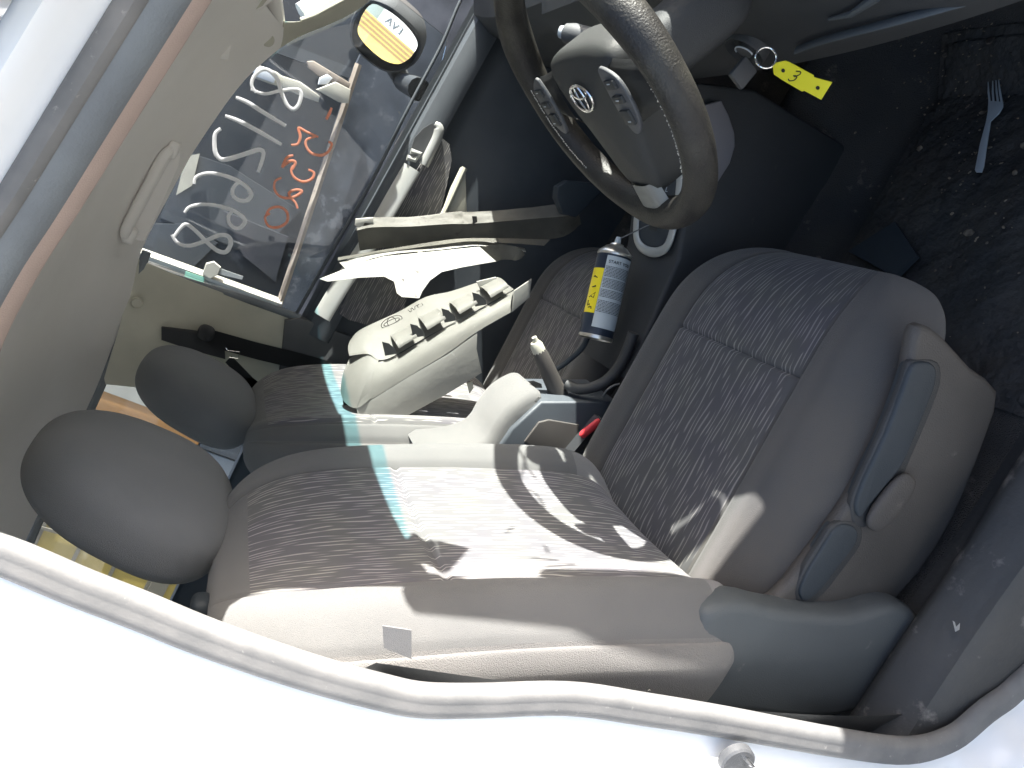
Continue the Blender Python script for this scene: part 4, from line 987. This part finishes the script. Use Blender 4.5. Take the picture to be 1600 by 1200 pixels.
# dark bracket at the far end of the strips
bm = bmesh.new(); slab(bm, [A(*p, 'y', .36) for p in [(872, 292), (888, 282), (925, 286), (945, 296), (900, 340), (880, 335), (870, 310)]], (0, 1, 0), .03, bev=.003)
tag(link('plastic_bracket', bm, 'lever'), 'dark blue-grey plastic bracket at the far end of the trim strip', 'bracket')
# key with ring and yellow tag
key = thing('ignition_key', 'key in the ignition with a steel ring', 'key', IG)
ko = []
bm = bmesh.new(); k0 = IG+V((-.006, 0, 0)); 
box(bm, IG+V((-.030, -.004, -.012)), (.034, .010, .030), rot=Matrix.Rotation(.2, 3, 'Y'), bev=.003); ko.append(link('key_head', bm, 'black', key))
rc_ = A(1197, 90, 'x', .735); fx = (ray(1197, 90)).normalized(); u_ = RT.copy(); v_ = UP.copy()
bm = bmesh.new(); tube(bm, [rc_+(u_*math.cos(t*math.pi/24)+v_*math.sin(t*math.pi/24))*.0125 for t in range(48)], .0014, 8, closed=True); ko.append(link('key_ring', bm, 'chrome', key))
reloc(key, ko)
T0 = A(1228, 105, 'x', .735)
def TG(px, py): return AP(px, py, T0, V((-.82, -.35, .45)))
tagt = thing('key_tag', 'yellow plastic key tag marked 3 hanging from the key ring', 'key tag', T0)
to = []
bm = bmesh.new()
slab(bm, [TG(*p) for p in [(1207, 100), (1226, 95), (1232, 97), (1271, 118), (1271, 121), (1300, 129), (1283, 156), (1257, 142), (1253, 143), (1222, 125), (1209, 116)]], (.82, .35, -.45), .0012)
tt = link('tag_plate', bm, 'yellow', tagt, smooth=False); to.append(tt)
tn = V((-.82, -.35, .45)).normalized()
bm = bmesh.new()
for c in ((1224, 110), (1278, 137)): lathe(bm, TG(*c)+tn*.0004, tn, [(.0001, .0003), (.0023, .0003), (.0024, 0)], 16)
to.append(link('tag_hole', bm, 'ink', tagt))
bm = bmesh.new(); tube(bm, smoothpts([TG(*p)+tn*.0005 for p in [(1244, 111), (1251, 112), (1250, 116), (1243, 119), (1240, 118)]], 4)+smoothpts([TG(*p)+tn*.0005 for p in [(1244, 118), (1245, 121), (1241, 125), (1234, 126), (1232, 123)]], 4), .0006, 6); to.append(link('handwritten_number', bm, 'ink', tagt))
reloc(tagt, to)
# plastic fork on the mat
fk = thing('plastic_fork', 'pale blue-white disposable fork lying on the dirty floor mat', 'fork', A(1545, 200, 'z', .33))
def FK(px, py, dz=0): return A(px, py, 'z', .325+dz)
fo = []
bm = bmesh.new()
ol = [(1524, 266), (1526, 270), (1535, 270), (1538, 262), (1545, 215), (1549, 190), (1562, 178), (1568, 168), (1568, 160), (1545, 158), (1544, 176), (1541, 192), (1532, 225)]
slab(bm, [FK(*p) for p in ol], (0, 0, 1), .002, bev=.0006); fo.append(link('fork_handle', bm, 'fork', fk))
for a, b in (((1547, 162), (1545, 129)), ((1553, 162), (1552, 127)), ((1560, 162), (1557, 125)), ((1566, 162), (1561, 124))):
    bm = bmesh.new(); tube(bm, [FK(*a)+Z*.001, FK((a[0]+b[0])/2, (a[1]+b[1])/2)+Z*.003, FK(*b)+Z*.002], [.0017, .0015, .0007], 8, flat=((0, 0, 1), .6)); fo.append(link('tine', bm, 'fork', fk))
reloc(fk, fo)
lint = bmesh.new(); tube(lint, smoothpts([A(1008, 1092, 'y', -.70), A(1006, 1082, 'y', -.705), A(1014, 1078, 'y', -.71), A(1022, 1083, 'y', -.705)], 5), .0005, 5)
tag(link('loose_thread', lint, 'thread'), 'tiny curled pale thread on the side of the driver seat backrest', 'thread')
lf = bmesh.new(); slab(lf, [A(*p, 'z', .36) for p in [(1489, 970), (1492, 972), (1494, 980), (1500, 974), (1499, 984), (1493, 987)]], (0, 0, 1), .0008)
tag(link('paper_scrap', lf, 'whitepiece', smooth=False), 'tiny white paper scrap on the dark door sill', 'paper scrap')
# crumbs and grit on the floor (uncountable)
bm = bmesh.new()
for k in range(300):
    if random.random() < .75: px, py = random.gauss(1520, 60), random.gauss(120, 110)
    else: px, py = random.uniform(1250, 1600), random.uniform(40, 560)
    if not (1180 < px < 1640 and -20 < py < 620): continue
    p = A(px, py, 'z', .318)
    if p.y < -.66 or p.x > 1.3: continue
    s = random.uniform(.0008, .0026)*(2.4 if random.random() < .08 else 1)
    vs = bmesh.ops.create_icosphere(bm, subdivisions=1, radius=s)['verts']
    bmesh.ops.scale(bm, vec=(random.uniform(.6, 1.8), random.uniform(.5, 1.3), random.uniform(.3, .8)), verts=vs)
    bmesh.ops.rotate(bm, cent=(0, 0, 0), matrix=Matrix.Rotation(random.uniform(0, 6), 3, 'Z'), verts=vs)
    bmesh.ops.translate(bm, vec=V((p.x, p.y, floor_h(p.x, p.y)+.014)), verts=vs)
M['crumb'] = mat('crumbs', (.32, .26, .19), .9, (.05, .04, .035), 60)
o = link('crumbs', bm, 'crumb'); o['kind'] = 'stuff'; o['label'] = 'crumbs and grit scattered over the driver footwell'; 
# ================================================================== OUTSIDE
M['ground'] = mat('dusty_concrete', (.30, .30, .295), .95, (.24, .24, .235), 1.2, bump=.6, bscale=30)
M['vandark'] = mat('dark_van_paint', (.018, .022, .03), .45, (.03, .034, .04), 5, spots=(.07, .075, .085), sscale=9, sth=.60)
M['vandust'] = mat('dusty_dark_paint', (.035, .042, .055), .6, (.07, .08, .10), 7, spots=(.14, .15, .17), sscale=14, sth=.58, ramp=(.42, .6))
M['tan'] = mat('tan_frame', (.34, .28, .22), .8, (.26, .21, .17), 20, spots=(.15,.12,.1), sscale=30, sth=.6)
M['creamframe'] = mat('cream_frame', (.46, .43, .35), .7, (.40, .37, .31), 20)
M['yellowwall'] = mat('yellow_painted_panel', (.30, .22, .05), .7, (.27, .20, .045), 4)
M['yellowdark'] = mat('panel_joint', (.10, .09, .07), .8)
M['orange'] = mat('orange_paint', (.42, .20, .06), .6, (.36, .18, .06), 5)
M['creampaint'] = mat('cream_paint', (.50, .46, .38), .6, (.42, .38, .31), 3)
M['wall'] = mat('pale_wall', (.55, .56, .58), .8, (.48, .49, .5), 4)
M['greywall'] = mat('grey_wall', (.24, .26, .28), .8, (.20, .215, .235), 4)
M['ribbrown'] = mat('brown_rib_paint', (.10, .06, .02), .7)
M['signpaint'] = mat('sign_white', (.33, .33, .34), .7)
M['bluegrey'] = mat('blue_grey_lettering', (.02, .035, .05), .7)
bm = bmesh.new(); grid(bm, lambda u, v: V((lerp(-60, 60, u), lerp(-60, 60, v), 0)), 5, 5); g = link('ground', bm, 'ground'); struct(g)
# dark scrapped van parked alongside
van = thing('parked_van', 'dark dusty scrapped van parked close beyond the passenger window', 'van', (.3, 1.4, 0))
vo_ = []
VY = 1.30
bm = bmesh.new()
fr_ = [A(*p, 'y', VY) for p in [(440, 470), (540, 140)]]
slab(bm, [V((-.45, VY+.02, .25)), V((2.2, VY+.02, .25)), V((2.2, VY+.02, .98)), V((1.0, VY+.02, 1.09)), V((.70, VY+.02, 1.085)), V((-.08, VY+.02, .965)), V((-.45, VY+.02, .90))], (0, 1, 0), .05); vo_.append(link('lower_panel', bm, 'vandust', van))
bm = bmesh.new()
slab(bm, [V((-.15, VY+.10, .95)), V((1.6, VY+.10, 1.02)), V((1.6, VY+.10, 1.75)), V((-.15, VY+.10, 1.75))], (0, 1, 0), .05); vo_.append(link('side_panel', bm, 'vandark', van))
def rail_(name, a, b, w, mk, y=VY-.01):
    bm = bmesh.new(); p, q = A(*a, 'y', y), A(*b, 'y', y); tube(bm, [p, q], w, 4, flat=((0, 1, 0), .8)); o = link(name, bm, mk, van, smooth=False); vo_.append(o)
rail_('window_rail', (560, 100), (434, 482), .011, 'tan')
rail_('door_post', (190, 384), (440, 474), .016, 'creamframe')
rail_('door_post', (200, 402), (425, 474), .007, 'creamframe')
def pan(name, px, y, mk, th=.01, bev=0):
    bm = bmesh.new(); slab(bm, [A(*p, 'y', y) for p in px], (0, 1, 0), th, bev=bev); o = link(name, bm, mk, van, smooth=False); vo_.append(o); return o
M['g1'] = mat('grey_reflective_panel', (.065, .07, .08), .5, (.05, .055, .06), 6); M['g2'] = mat('darker_panel', (.035, .038, .045), .5, (.05, .05, .058), 9)
pan('interior_seat', [(300, 240), (360, 260), (470, 330), (400, 400), (250, 340), (270, 290)], VY+.09, 'g1')
pan('interior_panel', [(235, 350), (290, 350), (340, 380), (300, 420), (220, 400)], VY+.085, 'g1')
pan('interior_panel', [(350, 330), (450, 370), (430, 440), (380, 400)], VY+.08, 'g2')
pan('roof_gutter', [(430, 60), (560, 110), (555, 125), (480, 100), (425, 80)], VY+.03, 'g1', .02)
pan('louvre', [(290, 245), (312, 240), (300, 290), (275, 305)], VY+.07, 'creamframe')
pan('hinge', [(322, 412), (334, 409), (345, 418), (340, 430), (328, 436), (316, 428)], VY-.04, 'creamframe', .02, .002)
M['green'] = mat('green_sticker', (.25, .50, .38), .5)
pan('sticker', [(290, 424), (320, 434), (318, 442), (288, 432)], VY-.03, 'green', .003)
pan('latch_arm', [(340, 418), (380, 432), (378, 437), (340, 428)], VY-.03, 'silver', .004)
reloc(van, vo_)
# heap of torn white plastic behind the mirror foot
hp = thing('scrap_heap', 'torn white and brown plastic scrap beyond the wing mirror', 'scrap', A(470, 140, 'y', 1.25)); ho_ = []
for name, px, y, mk in [('torn_panel', [(395, 108), (405, 102), (432, 112), (440, 118), (470, 128), (500, 150), (498, 160), (470, 150), (445, 138), (425, 132), (398, 122)], 1.24, 'creamframe'),
                        ('white_shard', [(395, 108), (412, 104), (432, 118), (428, 130), (400, 120)], 1.22, 'wall'),
                        ('broken_tube', [(480, 96), (490, 95), (548, 130), (545, 140), (500, 120), (482, 106)], 1.26, 'tan'),
                        ('white_shard', [(500, 122), (512, 116), (520, 122), (512, 132), (498, 132)], 1.23, 'wall'),
                        ('torn_panel', [(495, 140), (525, 128), (548, 140), (545, 162), (530, 160), (505, 146)], 1.22, 'creamframe')]:
    bm = bmesh.new(); slab(bm, [A(*p, 'y', y) for p in px], (0, 1, .2), .012, bev=.002); ho_.append(link(name, bm, mk, hp))
reloc(hp, ho_)
# orange-striped cream bus behind, seen between the head rests
bus = thing('kiosk', 'cream and orange kiosk side with a white pipe, seen between the headrests', 'kiosk', (-1.4, 3.1, 0)); bo = []
def bp3(name, x0, x1, mk, y=3.0, z0=.78, z1=2.4, th=.2):
    bm = bmesh.new(); box(bm, ((x0+x1)/2, y+th/2, (z0+z1)/2), (x1-x0, th, z1-z0), bev=.01); o = link(name, bm, mk, bus); bo.append(o)
bp3('cream_pier', -1.22, .3, 'creampaint', 2.95, 0); bp3('orange_panel', -1.345, -1.22, 'orange', 2.98); bp3('white_pipe', -1.37, -1.348, 'wall', 2.96); bp3('grey_panel', -1.95, -1.37, 'greywall', 3.02, 0); bp3('footing', -1.345, -1.22, 'g1', 2.97, 0, .775)
reloc(bus, bo)
# yellow building to the rear: square panels with dark joints, ribbed shutter beside it
yb = thing('yellow_building', 'yellow wall of square panels with dark joints behind the driver headrest', 'building', (-3.2, 4.0, 0)); yo = []
bm = bmesh.new(); box(bm, (-4.2, 4.1, 1.3), (4.4, .2, 2.6), bev=.0); yo.append(link('panel_wall', bm, 'yellowwall', yb))
bm = bmesh.new()
for k in range(6): box(bm, (-2.68-.72*k, 3.985, 1.3), (.022, .012, 2.6))
for k in range(9): box(bm, (-4.2, 3.992, .26+.265*k), (4.4, .010, .026))
box(bm, (-4.2, 3.98, .45), (4.4, .02, .12))
yo.append(link('panel_joints', bm, 'yellowdark', yb)); reloc(yb, yo)
# what the mirror sees: ribbed yellow shutter with a white sign-board over it
mp = MC+rd*6.0; sd = V((rd.y, -rd.x, 0)).normalized()
sh = thing('ribbed_shutter', 'ribbed yellow and brown shutter wall reflected in the wing mirror', 'shutter', (mp.x, mp.y, 0)); so = []
rotm = Matrix.Rotation(math.atan2(sd.y, sd.x), 3, 'Z')
HF = -1
def VB(bm, h0, h1, z0, z1, d=0, th=.1):
    c = mp+sd*(HF*(h0+h1)/2)+rd*(d+th/2); box(bm, (c.x, c.y, (z0+z1)/2), (abs(h1-h0), th, z1-z0), rot=rotm)
bm = bmesh.new(); VB(bm, -1.6, -.11, 0, 2.6); so.append(link('lower_wall', bm, 'yellowwall', sh))
bm = bmesh.new()
for k in range(4): VB(bm, -.11+.042*k, -.11+.042*k+.026, 0, 2.6, -.02)
so.append(link('ribs', bm, 'ribbrown', sh))
bm = bmesh.new(); VB(bm, -.11, .055, 0, 2.6, .03); so.append(link('rib_backing', bm, 'yellowwall', sh))
reloc(sh, so)
sb = thing('sign_board', 'white sign board with blue-grey letters beside the ribbed yellow wall, seen in the wing mirror', 'sign', (mp.x, mp.y, 0)); so = []
bm = bmesh.new(); VB(bm, .058, .30, 0, mp.z+.09); so.append(link('board', bm, 'signpaint', sb))
bm = bmesh.new(); VB(bm, .058, .30, mp.z+.095, mp.z+.14); so.append(link('top_beam', bm, 'greywall', sb))
so.append(textobj('EVA', 'sign_text', .11, 'bluegrey', sb, mp+sd*(HF*.115)-rd*.012-Z*.02, Z, -V((rd.y, -rd.x, 0))*1.0, th=.004))
reloc(sb, so)
# keep the hierarchy at thing > part > sub-part
def depth(o):
    n = 0
    while o.parent: o = o.parent; n += 1
    return n
for o in sorted([o for o in COL.objects if o.parent], key=depth):
    while depth(o) > 2: o.parent = o.parent.parent
# ================================================================== LIGHT
w = bpy.data.worlds.new('World'); S.world = w; w.use_nodes = True
N = w.node_tree.nodes; L = w.node_tree.links
sky = N.new('ShaderNodeTexSky'); sky.sky_type = 'NISHITA'; sky.sun_disc = False
SD = V((.84, -.085, .53)).normalized()
el = math.asin(SD.z); az = math.atan2(SD.x, SD.y)
sky.sun_elevation = el; sky.sun_rotation = az; sky.air_density = 1.0; sky.dust_density = 4
L.new(sky.outputs[0], N['Background'].inputs['Color']); N['Background'].inputs['Strength'].default_value = .105
sun = bpy.data.lights.new('sun', 'SUN'); sun.energy = 5; sun.angle = math.radians(.5); sun.color = (1, .965, .91)
so_ = bpy.data.objects.new('sun', sun); COL.objects.link(so_); so_.rotation_euler = SD.to_track_quat('Z', 'Y').to_euler()
S.view_settings.view_transform = 'Standard'; S.view_settings.look = 'None'; S.view_settings.exposure = 2.2
S.view_settings.gamma = 1
S.render.engine = 'CYCLES'; S.cycles.max_bounces = 10; S.cycles.diffuse_bounces = 7; S.cycles.transparent_max_bounces = 12
